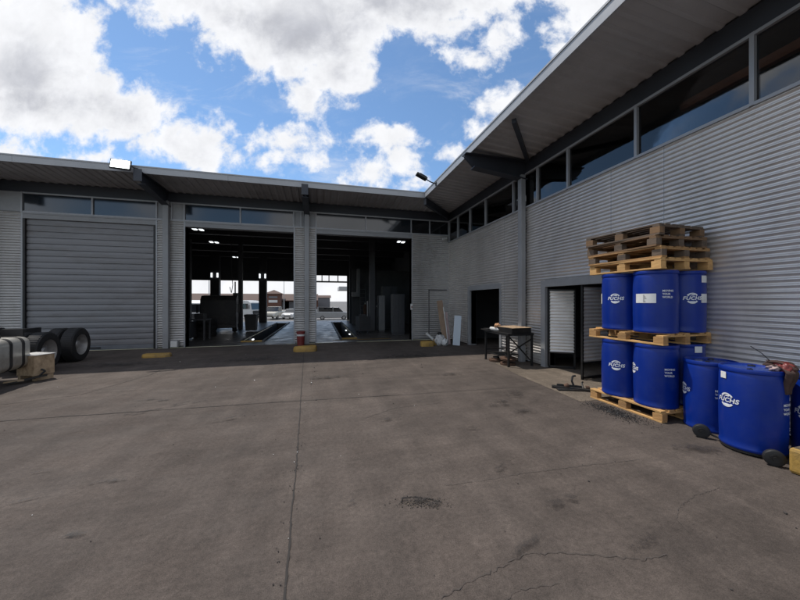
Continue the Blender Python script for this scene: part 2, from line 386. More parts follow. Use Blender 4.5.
g.add(far, [(0,1,2,3),(3,2,4,5)])
g.add([(-300,YF,0),(XL,YF,0),(XL,YB,0),(-300,YB,0)], [(0,1,2,3)]); g.add([(16,YF,0),(300,YF,0),(300,YB,0),(16,YB,0)], [(0,1,2,3)])
tag(g.build('far_ground', farm), 'grey asphalt lot beyond the hall', 'ground', kind='structure')
g = MB(); g.add([(4.25,4.3,.004),(XW+1.6,4.3,.004),(XW+1.6,7.6,.004),(4.62,7.6,.004),(4.4,6.2,.004)], [(0,1,2,3,4)])
tag(g.build('door_apron', apronm), 'paler concrete strip in front of the folding door', 'pavement', kind='structure')

# joints and cracks: thin irregular ribbons lying on the slab
def ribbon(mb, pts, wd, step=.12, jit=.012, z=.006, wj=.4):
    out = []
    for a, b in zip(pts[:-1], pts[1:]):
        a = Vector((*a, 0)); b = Vector((*b, 0)); n = max(2, int((b-a).length/step)); pr = (b-a).normalized().cross(Vector((0, 0, 1)))
        for k in range(n+1):
            out.append((a.lerp(b, k/n)+pr*random.uniform(-jit, jit), pr))
    vs = []
    for p, pr in out:
        h = wd*.5*random.uniform(1-wj, 1+wj); vs += [(p.x-pr.x*h, p.y-pr.y*h, z), (p.x+pr.x*h, p.y+pr.y*h, z)]
    mb.add(vs, [(2*k, 2*k+1, 2*k+3, 2*k+2) for k in range(len(out)-1)])
crackm = mat('crack_dirt', (.06, .052, .047), .95, 0, .4, 20.)
jointm = mat('joint_filler', (.03, .026, .024), .9, 0, .3, 8.)
def gp(px, py):                       # point on the ground under an image position
    d = H*F/(py-HY); u = (px-CX)/F
    return (d*(u*CS+SN), d*(CS-u*SN))
g = MB(); ribbon(g, [gp(304, 350), gp(296, 470), gp(291, 520), gp(285, 600), gp(278, 760)], .013, .05, .004)
ribbon(g, [gp(-60, 426), gp(60, 417), gp(150, 411), gp(299, 401), gp(400, 395)], .014, .15, .006)
ribbon(g, [gp(400, 395), gp(540, 386)], .007, .15, .006)
tag(g.build('slab_joint', jointm), 'dark joint lines crossing the yard slab', 'ground', kind='structure')
g = MB()
ribbon(g, [gp(440,598), gp(472,582), gp(492,572), gp(508,563), gp(524,555), gp(540,554), gp(575,553), gp(600,556), gp(640,560), gp(668,556)], .004, .025, .012)
ribbon(g, [gp(446,486), gp(500,478), gp(520,474), gp(575,467), gp(610,463), gp(640,460)], .004, .03, .008)
ribbon(g, [gp(690,534), gp(676,520), gp(680,506), gp(694,496), gp(720,488)], .003, .02, .008)
ribbon(g, [gp(0,405), gp(80,395), gp(150,375), gp(165,368)], .012, .08, .01)
ribbon(g, [gp(505,600), gp(520,590), gp(560,584)], .003, .03, .008)
ribbon(g, [gp(360,420), gp(395,408), gp(440,403)], .006, .06, .01)
tag(g.build('slab_crack', crackm), 'fine wandering cracks in the yard slab', 'ground', kind='structure')
# oil stains: patches with ragged procedural edges
sm = bpy.data.materials.new('oil_stain'); sm.use_nodes = True; t = sm.node_tree; K = t.links; b = t.nodes['Principled BSDF']
b.inputs['Base Color'].default_value = (.022, .019, .018, 1); b.inputs['Roughness'].default_value = .55
uvn = nd(t, 'ShaderNodeUVMap'); geo = nd(t, 'ShaderNodeNewGeometry')
ln = nd(t, 'ShaderNodeVectorMath', operation='LENGTH'); K.new(uvn.outputs[0], ln.inputs[0])
n1 = nd(t, 'ShaderNodeTexNoise'); K.new(geo.outputs['Position'], n1.inputs['Vector']); n1.inputs['Scale'].default_value = 9; n1.inputs['Detail'].default_value = 8; n1.inputs['Roughness'].default_value = .75
ad = nd(t, 'ShaderNodeMath', operation='MULTIPLY_ADD'); K.new(n1.outputs[0], ad.inputs[0]); ad.inputs[1].default_value = 4.2; ad.inputs[2].default_value = -1.95
sb = nd(t, 'ShaderNodeMath', operation='SUBTRACT'); K.new(ad.outputs[0], sb.inputs[0]); K.new(ln.outputs['Value'], sb.inputs[1])
mr_ = nd(t, 'ShaderNodeMapRange', interpolation_type='SMOOTHSTEP'); K.new(sb.outputs[0], mr_.inputs[0]); mr_.inputs[1].default_value = -.55; mr_.inputs[2].default_value = .35; mr_.inputs[4].default_value = .55
# fade to nothing at the rim of the patch
rim = nd(t, 'ShaderNodeMapRange', interpolation_type='SMOOTHSTEP'); K.new(ln.outputs['Value'], rim.inputs[0]); rim.inputs[1].default_value = 1.; rim.inputs[2].default_value = .6
ml = nd(t, 'ShaderNodeMath', operation='MULTIPLY'); K.new(mr_.outputs[0], ml.inputs[0]); K.new(rim.outputs[0], ml.inputs[1])
K.new(ml.outputs[0], b.inputs['Alpha'])
stains = [(165,408,.9,.05,25),(140,414,.35,.03,28),(163,401,.22,.07,0),(178,404,.25,.03,35),(150,400,.3,.06,10),
          (117,481,.12,.045,0),(98,483,.09,.03,20),(78,535,.14,.05,10),(65,538,.1,.02,15),(30,500,.2,.02,20),(40,473,.16,.02,10),
          (421,501,.17,.06,-20),(436,504,.1,.05,0),(404,500,.06,.03,0),(524,412,.22,.16,0),(500,402,.2,.08,0),(533,402,.15,.06,20),(498,406,.3,.1,0),
          (640,545,.3,.05,10),(528,545,.22,.04,20),(350,505,.15,.03,30),(390,420,.3,.05,10),(450,375,.5,.15,0),(330,378,.7,.15,0),
          (410,357,1.5,.5,0),(250,360,1.6,.45,0),(120,365,1.5,.5,0),(515,395,.45,.2,20),(700,450,.5,.12,-30),(470,430,.2,.06,0),(230,420,.4,.06,10),(500,470,.25,.05,25),(560,505,.3,.07,10)]
me = bpy.data.meshes.new('oil_stain'); vs = []; fs = []; uvs = []
for i, (px, py, rx, ry, an) in enumerate(stains):
    x, y = gp(px, py); c, s_ = math.cos(R(an)), math.sin(R(an)); o = len(vs); z = .010+.0008*i
    for a, q in ((-1,-1),(1,-1),(1,1),(-1,1)):
        dx, dy = a*rx*1.15, q*ry*1.25; vs.append((x+dx*c-dy*s_, y+dx*s_+dy*c, z)); uvs.append((a, q))
    fs.append((o, o+1, o+2, o+3))
me.from_pydata(vs, [], fs); ul = me.uv_layers.new(name='UVMap')
for lp in me.loops: ul.data[lp.index].uv = uvs[lp.vertex_index]
me.materials.append(sm); so_ = bpy.data.objects.new('oil_stain', me); C.objects.link(so_)
tag(so_, 'dark oil and tyre stains scattered over the yard concrete', 'stains', kind='stuff')

g = MB(); rnd = random.Random(5)
for k in range(420):
    if k < 120: yy_ = rnd.uniform(1.2, 10); q = gp(297, 460); x_ = q[0]+(.02*(yy_-3))+rnd.gauss(0, .05)
    else: x_ = rnd.uniform(-7, 4.2); yy_ = rnd.uniform(1.2, 11)
    s_ = rnd.uniform(.002, .0055)*(1 if k % 17 else 2); M_ = Matrix.Translation((x_, yy_, .004+s_*.5)) @ Matrix.Rotation(rnd.uniform(0, 3), 4, 'Z') @ Matrix.Rotation(rnd.uniform(0, .6), 4, 'X')
    g.box(-s_, s_, -s_*.7, s_*.7, -s_*.5, s_*.5, 1 if k % 11 == 0 else 0, M_)
tag(g.build('loose_gravel', [crackm, paper], fix=False), 'tiny loose stones and litter specks on the yard', 'gravel', kind='stuff')

# ------------------------------------------------------------------ buildings
ZS, ZT, ZR = 5.63, 5.84, 5.28           # soffit, fascia top, window rail
OV = 1.75
def corr(mb, axis, c, a0, a1, z0, z1, pitch=.068, amp=.0125, out=-1, per=8):
    """horizontal corrugated sheet: lies in the plane axis = c, runs a0..a1, bulges towards `out`"""
    n = max(2, int((z1-z0)/pitch*per)); m = max(1, int(abs(a1-a0)/1.2)); vs = []
    for i in range(n+1):
        z = z0+(z1-z0)*i/n; q_ = math.sin(2*PI*z/pitch); d = c+out*amp*(1+(q_ if q_ > 0 else q_*(1.25+.25*q_)))
        for j in range(m+1):
            a = a0+(a1-a0)*j/m
            vs.append((d, a, z) if axis == 'x' else (a, d, z))
    mb.add(vs, [(i*(m+1)+j, i*(m+1)+j+1, (i+1)*(m+1)+j+1, (i+1)*(m+1)+j) for i in range(n) for j in range(m)])
hall = thing('workshop_hall', 'long grey corrugated workshop with roller shutter and two open truck bays', 'building', (on_y(240, YF), YF, 0))
wing = thing('workshop_wing', 'grey corrugated side wing with long clerestory windows and dark doorways', 'building', (XW, 6, 0))
X_ = {k: on_y(k, YF) for k in (22.5,93,157,165,172,184.7,240.6,293.7,301,309,316,365.7,411,429.5,449)}
x22, x155, x185, x293, x316, x411 = on_y(23.5,YF), on_y(156,YF), on_y(185.5,YF), on_y(293.7,YF), on_y(316.5,YF), on_y(411.5,YF)
HS, HD = 4.64, 4.42                     # hall window sill, door head
# corrugated piers of the hall front, each a box skinned with sheet
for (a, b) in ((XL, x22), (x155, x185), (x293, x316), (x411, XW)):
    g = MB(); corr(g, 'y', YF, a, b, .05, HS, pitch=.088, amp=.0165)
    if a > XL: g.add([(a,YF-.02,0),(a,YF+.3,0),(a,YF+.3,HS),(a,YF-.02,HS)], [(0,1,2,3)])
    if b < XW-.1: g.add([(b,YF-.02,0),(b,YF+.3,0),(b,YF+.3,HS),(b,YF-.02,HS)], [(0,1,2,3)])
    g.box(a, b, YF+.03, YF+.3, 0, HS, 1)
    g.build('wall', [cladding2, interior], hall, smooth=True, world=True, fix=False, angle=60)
for a in (x22-.05, x155, x185-.05, x293, x316-.05, x411): g = MB(); g.box(a, a+.05, YF-.032, YF+.02, .0, HS); g.build('corner_trim', framegrey, hall, world=True)
# lintels over the three bays
for (a, b) in ((x22, x155), (x185, x293), (x316, x411)):
    g = MB(); g.box(a, b, YF-.03, YF+.25, HD, HS-.06); g.box(a, b, YF-.045, YF+.0, HS-.075, HS-.03)
    g.build('lintel', flatgrey, hall, world=True, bevel=.005)
# clerestory: mullions, rails and panes
ml_ = [22.5,93,157,165,172,184.7,240.6,293.7,301,309,316,365.7,411,429.5,449]
xp = [on_y(k, YF) for k in ml_]
for a, b, px in zip(xp[:-1], xp[1:], ml_[:-1]):
    g = MB(); t_ = .045
    g.box(a-t_/2, a+t_/2, YF-.05, YF+.03, HS-.03, ZR); g.box(a+t_/2, b-t_/2, YF-.045, YF+.03, ZR-.05, ZR)
    g.box(a+t_/2, b-t_/2, YF-.045, YF+.03, HS-.03, HS+.02)
    f_ = g.build('window', framegrey, hall, world=True)
    g = MB(); g.box(a+t_/2, b-t_/2, YF-.005, YF+.005, HS+.02, ZR-.05)
    f_.location = (0, 0, 0)
    pm = flatgrey if px in (157, 165, 172, 293.7, 301, 309) else (glass if px in (411, 429.5) else glassL)
    q = Vector(hall.location); g.v = [tuple(Vector(p)-q) for p in g.v]
    g.build('pane', pm, f_)
g = MB(); g.box(XL, xp[0]-.03, YF-.02, YF+.03, HS, ZR); g.build('wall_panel', flatgrey, hall, world=True)
# roller shutter: slats with stepped profile
g = MB(); z = .16; k = 0; n_s = 21; hs = (HD-.16)/n_s
for k in range(n_s):
    z0 = .16+k*hs; pr = [(YF+.06, z0), (YF+.035, z0+.012), (YF+.03, z0+hs*.5), (YF+.04, z0+hs*.88), (YF+.062, z0+hs*.93), (YF+.062, z0+hs)]
    vs = [];
    for (y, zz) in pr: vs += [(x22+.04, y, zz), (x155-.04, y, zz)]
    g.add(vs, [(2*i, 2*i+1, 2*i+3, 2*i+2) for i in range(len(pr)-1)])
g.add([(x22+.04,YF+.07,.16),(x155-.04,YF+.07,.16),(x155-.04,YF+.07,HD),(x22+.04,YF+.07,HD)], [(0,1,2,3)])
sh = g.build('roller_shutter', slatm, hall, world=True, fix=False)
g = MB(); g.box(x22+.04, x155-.04, YF+.02, YF+.08, .01, .16); q = Vector(hall.location); g.v = [tuple(Vector(p)-q) for p in g.v]
g.build('bottom_bar', slatbar, sh, bevel=.006)
for a in (x22, x155-.06): g = MB(); g.box(a, a+.06, YF-.04, YF+.1, 0, HD); g.build('shutter_guide', blackm, hall, world=True)
# posts with cantilever brackets under the canopy
def bracket_y(X):
    g = MB(); g.box(X-.09, X+.09, YF-.20, YF-.06, 0, ZS-.35); g.build('post', flatgrey, hall, world=True, bevel=.012)
    g = MB(); tip = YF-OV-.16
    pf = [(YF-.02, ZS-.02), (tip, ZS-.02), (tip, ZS-.10), (tip+.22, ZS-.30), (YF-.02, ZS-.52)]
    g.prism(pf, 'x', X-.02, X+.02)
    g.box(X-.11, X+.11, tip, YF-.02, ZS-.03, ZS-.008)
    vs = [(X-.11, tip+.22, ZS-.30), (X+.11, tip+.22, ZS-.30), (X+.11, YF-.02, ZS-.52), (X-.11, YF-.02, ZS-.52)]
    g.add(vs+[(a, b, c-.02) for a, b, c in vs], [(0,1,2,3),(4,7,6,5),(0,4,5,1),(1,5,6,2),(2,6,7,3),(3,7,4,0)])
    g.box(X-.11, X+.11, tip-.012, tip, ZS-.30, ZS+.06)
    g.build('bracket', darksteel, hall, world=True)
for X in (-10.3, -5.33, -.50): bracket_y(X)
g = MB(); g.box(XL, XW, YF-.02, YF+.25, ZR+.002, ZS); g.build('eaves_beam', darksteel, hall, world=True)
# ribbed soffit: trapezoid ribs running front to back
def ribs(n0, n1, pitch, top, dep):
    pts = []; a = n0
    while a < n1-.01:
        pts += [(a, top), (a+pitch*.55, top), (a+pitch*.66, top-dep), (a+pitch*.89, top-dep)]; a += pitch
    pts.append((min(a, n1), top)); return pts
XS = XW-OV; YS = YF-OV
g = MB(); pr = ribs(XL, XW, .25, ZS+.035, .035); vs = []
for (x, z) in pr:                       # mitred against the wing's soffit
    yf = max(YS, YF-(XW-x)) if x > XS else YS
    vs += [(x, yf, z+.13*(YF-yf)/OV), (x, YF, z)]
g.add(vs, [(2*i, 2*i+1, 2*i+3, 2*i+2) for i in range(len(pr)-1)]); g.build('soffit', soffitm, hall, world=True, fix=False)
for (a, b) in ((XL, -8.4), (-8.395, -2.9), (-2.895, XS-.03)):
    g = MB(); g.box(a, b, YS-.03, YS, ZS-.01, ZT); g.box(a, b, YS-.045, YS-.03, ZT-.035, ZT); g.build('fascia', fasciam, hall, world=True)
g = MB(); g.box(XL, XS, YS, YF, ZS+.17, ZT-.01); g.box(XL, 16, YF, YB+1.2, ZS+.06, ZT-.01); g.build('roof', roofm, hall, world=True)
q = Vector(hall.location); g = MB(); xm = (x22+x155)/2
g.box(xm-.22, xm+.22, YF+.005, YF+.02, .06, .10); g.box(xm-.2, xm-.17, YF-.02, YF+.01, .06, .10); g.box(xm+.17, xm+.2, YF-.02, YF+.01, .06, .10)
g.v = [tuple(Vector(p)-q) for p in g.v]; g.build('handle', blackm, sh)
# inside of the hall
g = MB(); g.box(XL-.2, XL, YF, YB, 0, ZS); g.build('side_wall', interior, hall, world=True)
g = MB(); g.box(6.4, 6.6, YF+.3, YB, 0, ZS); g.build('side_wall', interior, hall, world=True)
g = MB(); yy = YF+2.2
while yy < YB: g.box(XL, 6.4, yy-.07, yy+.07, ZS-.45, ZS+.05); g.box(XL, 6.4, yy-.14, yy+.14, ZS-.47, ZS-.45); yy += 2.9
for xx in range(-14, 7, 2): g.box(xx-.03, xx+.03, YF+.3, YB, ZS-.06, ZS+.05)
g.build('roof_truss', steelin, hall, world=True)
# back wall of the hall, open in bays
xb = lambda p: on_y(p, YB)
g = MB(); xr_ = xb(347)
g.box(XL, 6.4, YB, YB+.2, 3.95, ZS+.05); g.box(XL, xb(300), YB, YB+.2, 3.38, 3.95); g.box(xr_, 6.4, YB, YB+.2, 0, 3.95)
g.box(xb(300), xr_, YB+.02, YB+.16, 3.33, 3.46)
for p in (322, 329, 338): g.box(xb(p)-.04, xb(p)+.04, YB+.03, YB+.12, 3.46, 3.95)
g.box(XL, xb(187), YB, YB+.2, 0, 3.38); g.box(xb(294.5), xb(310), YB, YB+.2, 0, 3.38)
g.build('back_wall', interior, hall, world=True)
for (px, Y, wd) in ((215.5, 26.6, .62), (263, 26.6, .55)):
    x = on_y(px, Y); g = MB(); g.box(x-wd/2, x+wd/2, Y-.2, Y+.2, 0, ZS-.4); g.build('column', steelin, hall, world=True)
    for s_ in (-1, 1):
        g = MB(); xx = x+s_*.20; g.box(xx-.05, xx+.05, Y-.26, Y-.2, 3.5, 3.84); lm = g.build('sky_gap_glow', glow_in, hall, world=True)  # added glowing strips standing in for sky seen through gaps beside the column
for (px, Y, wd) in ((240.6, 20.6, .22), (188, 20., .3), (352, 24., .4), (372, 17.5, .3)):
    x = on_y(px, Y); g = MB(); g.box(x-wd/2, x+wd/2, Y-.12, Y+.12, 0, ZS-.4); g.build('column', steelin, hall, world=True)
# ceiling lamps inside
def at(px, py, z):                       # point at height z seen at an image position
    d = (z-H)*F/(HY-py); u = (px-CX)/F; return Vector((d*(u*CS+SN), d*(CS-u*SN), z))
lampspots = [(198,229.5,4.9,'nearest of the lit ceiling lamps in the left open bay'),(214,242.3,4.9,'second lit ceiling lamp from the front of the left bay'),
             (236,257.2,4.9,'third lit ceiling lamp deep in the left bay'),(250.5,265.6,4.75,'farthest lit ceiling lamp on the right of its row'),
             (190,264.2,4.7,'small lit ceiling lamp near the left edge of the left bay'),(210,271.8,4.6,'small lit ceiling lamp above the dark truck cab'),
             (235.5,276.8,4.3,'small dim ceiling lamp above the slim column'),(401,242,4.7,'single ceiling lamp inside the right open bay'),(204,229,4.9,None)]
lt = None
for px, py, z, lab in lampspots[:8]:
    p = at(px, py, z)
    if lt is None:
        lt = thing('ceiling_lamp', lab, 'ceiling lamp', p, 0, 'lamps hanging inside the workshop hall')
        g = MB(); g.box(-.22, .22, -.1, .1, .02, .08); g.build('housing', steelin, lt)
        for s_ in (-1, 1):
            g = MB(); g.box(s_*.12-.07, s_*.12+.07, -.13+s_*.04, .13+s_*.04, -.02, .02); g.build('tube', glow_in, lt)
        g = MB(); g.box(-.015, .015, -.015, .015, .08, .4); g.build('hanger', steelin, lt)
        o = lt
    else:
        o = copy_tree(lt); o.location = p; o['label'] = lab

# ---- wing
def wall_x(y0, y1, z0, z1, name='wall'):
    g = MB(); corr(g, 'x', XW, y0, y1, z0, z1, out=-1, pitch=.075 if y0 < 7 else .086, amp=.0135 if y0 < 7 else .0165); g.box(XW+.03, XW+.25, y0, y1, z0, z1, 1)
    return g.build(name, [cladding, interior], wing, smooth=True, world=True, fix=False, angle=60)
SR = 4.31
D1a, D1b, D1h = on_x(500.5, XW), on_x(470.5, XW), 2.1
D2a, D2b, D2h = 4.45, 6.76, 2.06
segs = [(-3.5, D2a, .04, SR), (D2a, D2b, D2h, SR), (D2b, 7.55, .04, SR), (7.55, D1a, .04, SR), (D1a, D1b, D1h, SR), (D1b, YF, .04, SR)]
for s_ in segs: wall_x(*s_)
g = MB(); t_ = .16                       # flat door surrounds
for (a, b, h) in ((D1a, D1b, D1h), (D2a, D2b, D2h)):
    g = MB(); g.box(XW-.05, XW+.25, b, b+t_, 0, h+t_); g.box(XW-.05, XW+.25, a-t_*.6, a, 0, h+t_); g.box(XW-.052, XW+.25, a, b, h, h+t_+.02)
    g.build('door_frame', flatgrey, wing, world=True, bevel=.004)
# rain joints in the cladding (sheet laps)
g = MB()
for px in (505., 612., 665.): 
    y = on_x(px, XW); g.box(XW-.0262, XW-.0225, y-.003, y+.004, .04, SR)
g.build('sheet_lap', framegrey, wing, world=True)
mw = [449.6,458.3,470.5,486,514,538,568.4,636.4,752]
ym = [on_x(p, XW) for p in mw]+[1.0, -1.2, -3.5]
ym[0] = YF-.03
for a, b in zip(ym[:-1], ym[1:]):        # a farther, b nearer
    g = MB(); t_ = .05
    g.box(XW-.06, XW+.03, a-t_, a, SR, ZR); g.box(XW-.055, XW+.03, b, a-t_, ZR-.045, ZR); g.box(XW-.06, XW+.03, b, a-t_, SR-.01, SR+.035)
    f_ = g.build('window', framegrey, wing, world=True)
    g = MB(); g.box(XW-.006, XW+.006, b, a-t_, SR+.035, ZR-.045); q = Vector(wing.location); g.v = [tuple(Vector(p)-q) for p in g.v]
    g.build('pane', seeglass, f_)
g = MB(); g.box(XW-.02, XW+.25, -3.5, YF-.02, ZR+.002, ZS-.002); g.build('eaves_beam', darksteel, wing, world=True)
g = MB(); pr = ribs(-3.5, YF, .25, ZS+.034, .034); vs = []
for (y, z) in pr:
    xf = max(XS, XW-(YF-y)) if y > YS else XS
    vs += [(xf, y, z+.13*(XW-xf)/OV), (XW, y, z)]
g.add(vs, [(2*i, 2*i+1, 2*i+3, 2*i+2) for i in range(len(pr)-1)]); g.build('soffit', soffitm, wing, world=True, fix=False)
for (a, b) in ((-3.5, 2.2), (2.204, 5.35), (5.354, 8.4), (8.404, YS)):
    g = MB(); g.box(XS-.03, XS, a, b, ZS-.01, ZT); g.box(XS-.045, XS-.03, a, b, ZT-.035, ZT); g.build('fascia', fasciam, wing, world=True)
g = MB(); g.box(XS, XW, -3.5, YF-.0, ZS+.172, ZT-.012); g.box(XW, 16, -3.5, YF-.002, ZS+.065, ZT-.012); g.build('roof', roofm, wing, world=True)
yp = on_x(526, XW)
brownb = mat('rusty_red_paint', (.85, .36, .2), .7, 0, .2, 4., dirt=(.4, .18, .12), damt=.5)
g = MB(); g.box(6.05, 6.15, -3.4, 8.3, 5.0, 5.13); g.build('inner_beam', brownb, wing, world=True)
g = MB(); g.box(6.3, 6.36, -3.4, YF-.3, SR-.9, ZS); g.build('inner_wall', steelin, wing, world=True)
g = MB(); g.box(XW-.21, XW-.07, yp-.08, yp+.08, 0, ZS-.4); g.build('post', flatgrey, wing, world=True, bevel=.01)
g = MB(); tip = XS-.16; pf = [(XW-.02, ZS-.02), (tip, ZS-.02), (tip, ZS-.10), (tip+.25, ZS-.34), (XW-.02, ZS-.52)]
g.prism([(a, b) for a, b in pf], 'y', yp-.02, yp+.02)
g.box(tip, XW-.02, yp-.12, yp+.12, ZS-.03, ZS-.008)
vs = [(tip+.25, yp-.12, ZS-.34), (tip+.25, yp+.12, ZS-.34), (XW-.02, yp+.12, ZS-.52), (XW-.02, yp-.12, ZS-.52)]
g.add(vs+[(a, b, c-.02) for a, b, c in vs], [(0,1,2,3),(4,7,6,5),(0,4,5,1),(1,5,6,2),(2,6,7,3),(3,7,4,0)])
g.build('bracket', darksteel, wing, world=True)
def strut(mb, a, b, w=.05, h=.09):
    a = Vector(a); b = Vector(b); d = (b-a); M_ = Matrix.Translation((a+b)/2) @ d.to_track_quat('X', 'Z').to_matrix().to_4x4()
    mb.box(-d.length/2, d.length/2, -w, w, -h, h, 0, M_)
g = MB(); strut(g, (XW-.1, yp-.2, ZS-.06), (XS+.15, yp-1.75, ZS-.06), .045, .045); g.build('brace', darksteel, wing, world=True)
g = MB(); strut(g, (XW-.1, YF-.1, ZS-.16), (XS+.0, YS+.0, ZS-.12), .05, .14); g.build('brace', darksteel, wing, world=True)
# rooms behind the doors
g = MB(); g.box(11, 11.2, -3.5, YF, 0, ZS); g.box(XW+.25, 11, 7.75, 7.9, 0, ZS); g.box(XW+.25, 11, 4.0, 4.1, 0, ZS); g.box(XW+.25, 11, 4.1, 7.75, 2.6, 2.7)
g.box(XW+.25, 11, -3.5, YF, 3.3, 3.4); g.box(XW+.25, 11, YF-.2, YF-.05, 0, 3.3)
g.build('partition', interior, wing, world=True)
# folding leaves of the second doorway
def leaf(p0, p1, z0, z1, m_, side):
    a = Vector((*p0, 0)); b = Vector((*p1, 0)); d = (b-a); ln_ = d.length; d.normalize(); n_ = Vector((d.y, -d.x, 0))*side
    g = MB(); rows = int((z1-z0)/.08*8); vs = []
    for i in range(rows+1):
        z = z0+(z1-z0)*i/rows; o_ = .013*math.sin(2*PI*z/.08)+.014
        for t_ in (0.03, ln_-.03): p = a+d*t_+n_*o_; vs.append((p.x, p.y, z))
    g.add(vs, [(2*i, 2*i+1, 2*i+3, 2*i+2) for i in range(rows)])
    fr = MB()
    for (s0, s1, q0, q1) in ((0, .04, 0, z1+.03), (ln_-.04, ln_, 0, z1+.03), (0, ln_, z1, z1+.04), (0, ln_, z0-.04, z0), (0, ln_, .02, .07)):
        P0 = a+d*s0; P1 = a+d*s1
        vs = [P0-n_*.02, P1-n_*.02, P1+n_*.022, P0+n_*.022]
        fr.add([(v.x, v.y, q0) for v in vs]+[(v.x, v.y, q1) for v in vs], [(0,1,2,3),(4,7,6,5),(0,4,5,1),(1,5,6,2),(2,6,7,3),(3,7,4,0)])
    o = fr.build('door_leaf', blackm, wing, world=True)
    q = Vector(wing.location); g.v = [tuple(Vector(p)-q) for p in g.v]
    g.build('sheet', m_, o, smooth=True, fix=False, angle=70)
    return o
leaf((XW+.02, 6.72), (6.14, 6.36), .42, 1.96, leafgrey, 1)
leaf((XW-.18, 5.48), (6.25, 5.55), .38, 2.0, mat('painted_door_sheet', (.6, .6, .61), .5, 0, .1, 3.), 1)

# flush door and cctv in the corner
x1, x2 = on_y(428.5, YF), XW-.12
g = MB(); g.box(x1, x1+.03, YF-.03, YF-.0, .1, 2.18); g.box(x1, x2, YF-.03, YF-.0, 2.18, 2.21); g.build('flush_door_frame', blackm, hall, world=True)

# ------------------------------------------------------------------ lamps outside
p = Vector((on_y(120.5, YS-.25), YS-.25, 5.86))
p.z = 5.75
fl = thing('floodlight', 'lit white floodlight mounted on the hall roof edge above the roller shutter', 'floodlight', p, R(8))
tl = Matrix.Rotation(R(-18), 4, 'X')
g = MB(); g.box(-.31, .31, -.02, .05, -.2, .2, 0, tl); g.build('housing', blackm, fl, bevel=.01)
g = MB(); g.box(-.275, .275, -.028, -.0205, -.165, .165, 0, tl); g.build('lens', lamp_on, fl)
g = MB(); g.tube([(.31, .02, 0), (.40, .02, -.05), (.42, .2, -.1)], .016); g.tube([(.3, .03, .0), (.5, .2, -.14)], .012); g.box(.36, .46, .17, .2, -.2, 0)
g.build('mounting_arm', blackm, fl)
p = Vector((XS-.03, on_x(437, XS), 5.70))
st = thing('area_light', 'black area light on a short arm at the inner roof corner', 'lamp', p)
g = MB(); g.tube([(0, 0, 0), (-.22, 0, .06), (-.34, .02, .13)], .02); g.box(-.02, 0, -.05, .05, -.06, .06); g.build('arm', blackm, st)
g = MB(); mm = Matrix.Translation((-.52, .02, .21)) @ Matrix.Rotation(R(24), 4, 'Y')
g.box(-.2, .2, -.1, .1, -.04, .04, 0, mm); g.box(-.1, .16, -.07, .07, .04, .075, 0, mm); g.build('lamp_head', blackm, st, bevel=.02)
cc = thing('security_camera', 'small white security camera under the corner window', 'camera', (on_y(445, YF-.14), YF-.14, 4.45))
g = MB(); g.cyl((-.14, -.06, -.02), (.08, 0, .03), .045, .045, 14); g.build('camera_body', whitep, cc, smooth=True)
g = MB(); g.cyl((.02, 0, .02), (.02, .12, .08), .018); g.build('bracket', whitep, cc)
fl.scale = (.8, .8, .8)
sb_ = thing('socket_box', 'small grey switch box beside the right bay opening', 'switch box', (x411-.0, YF-.06, 1.45))
g = MB(); g.box(-.07, .03, -.05, 0, -.13, .13); g.build('casing', whitep, sb_, bevel=.008); g = MB(); g.box(-.04, .0, -.065, -.05, -.05, .03); g.build('switch', redp, sb_)

# ------------------------------------------------------------------ yellow kerb blocks
def block(name, x, y, l, wd, h, label, group='yellow guard blocks before the hall piers'):
    g = MB(); n = 14; vs = []; prof = [(1, 0), (1.0, .35), (.93, .75), (.78, .97), (.5, 1.03)]
    seg = 28
    for (s_, zz) in prof:
        for k in range(seg):
            t = 2*PI*k/seg; c, s2 = math.cos(t), math.sin(t)
            e = .55; px_ = math.copysign(abs(c)**e, c); py_ = math.copysign(abs(s2)**e, s2)
            j = 1+.04*math.sin(3*t+x)+.03*math.sin(7*t+2*x)
            vs.append((px_*l/2*(s_*.35+.65 if s_ < 1 else 1)*j, py_*wd/2*s_*j, zz*h*(1+.08*math.sin(2*t+x)*zz)))
    fs = [(j*seg+k, j*seg+(k+1) % seg, (j+1)*seg+(k+1) % seg, (j+1)*seg+k) for j in range(len(prof)-1) for k in range(seg)]
    fs.append(tuple(range((len(prof)-1)*seg, len(prof)*seg)))
    g.add(vs, fs); o = g.build(name, yellow, smooth=True, angle=50); o.location = (x, y, 0)
    return tag(o, label, 'guard block', group)
block('guard_block', on_y(157, 11.0), 11.0, .74, .36, .10, 'worn yellow concrete block at the foot of the pier right of the roller shutter')
block('guard_block', on_y(305.5, 11.0), 11.0, .76, .40, .17, 'worn yellow concrete block before the middle pier between the open bays')
block('guard_block', on_y(427, 11.1), 11.1, .5, .36, .18, 'worn yellow concrete block before the right corner pier near the leaning boards')
g = MB(); g.box(4.50, 5.5, 1.2, 2.02, 0, .25)
kb = g.build('kerb_block', yellow, bevel=.03); tag(kb, 'chipped yellow painted kerb block beside the wheeled drum at the right edge', 'kerb block')
g = MB(); g.box(4.53, 5.47, 1.23, 1.99, .251, .258); g.build('bare_top', apronm, kb)

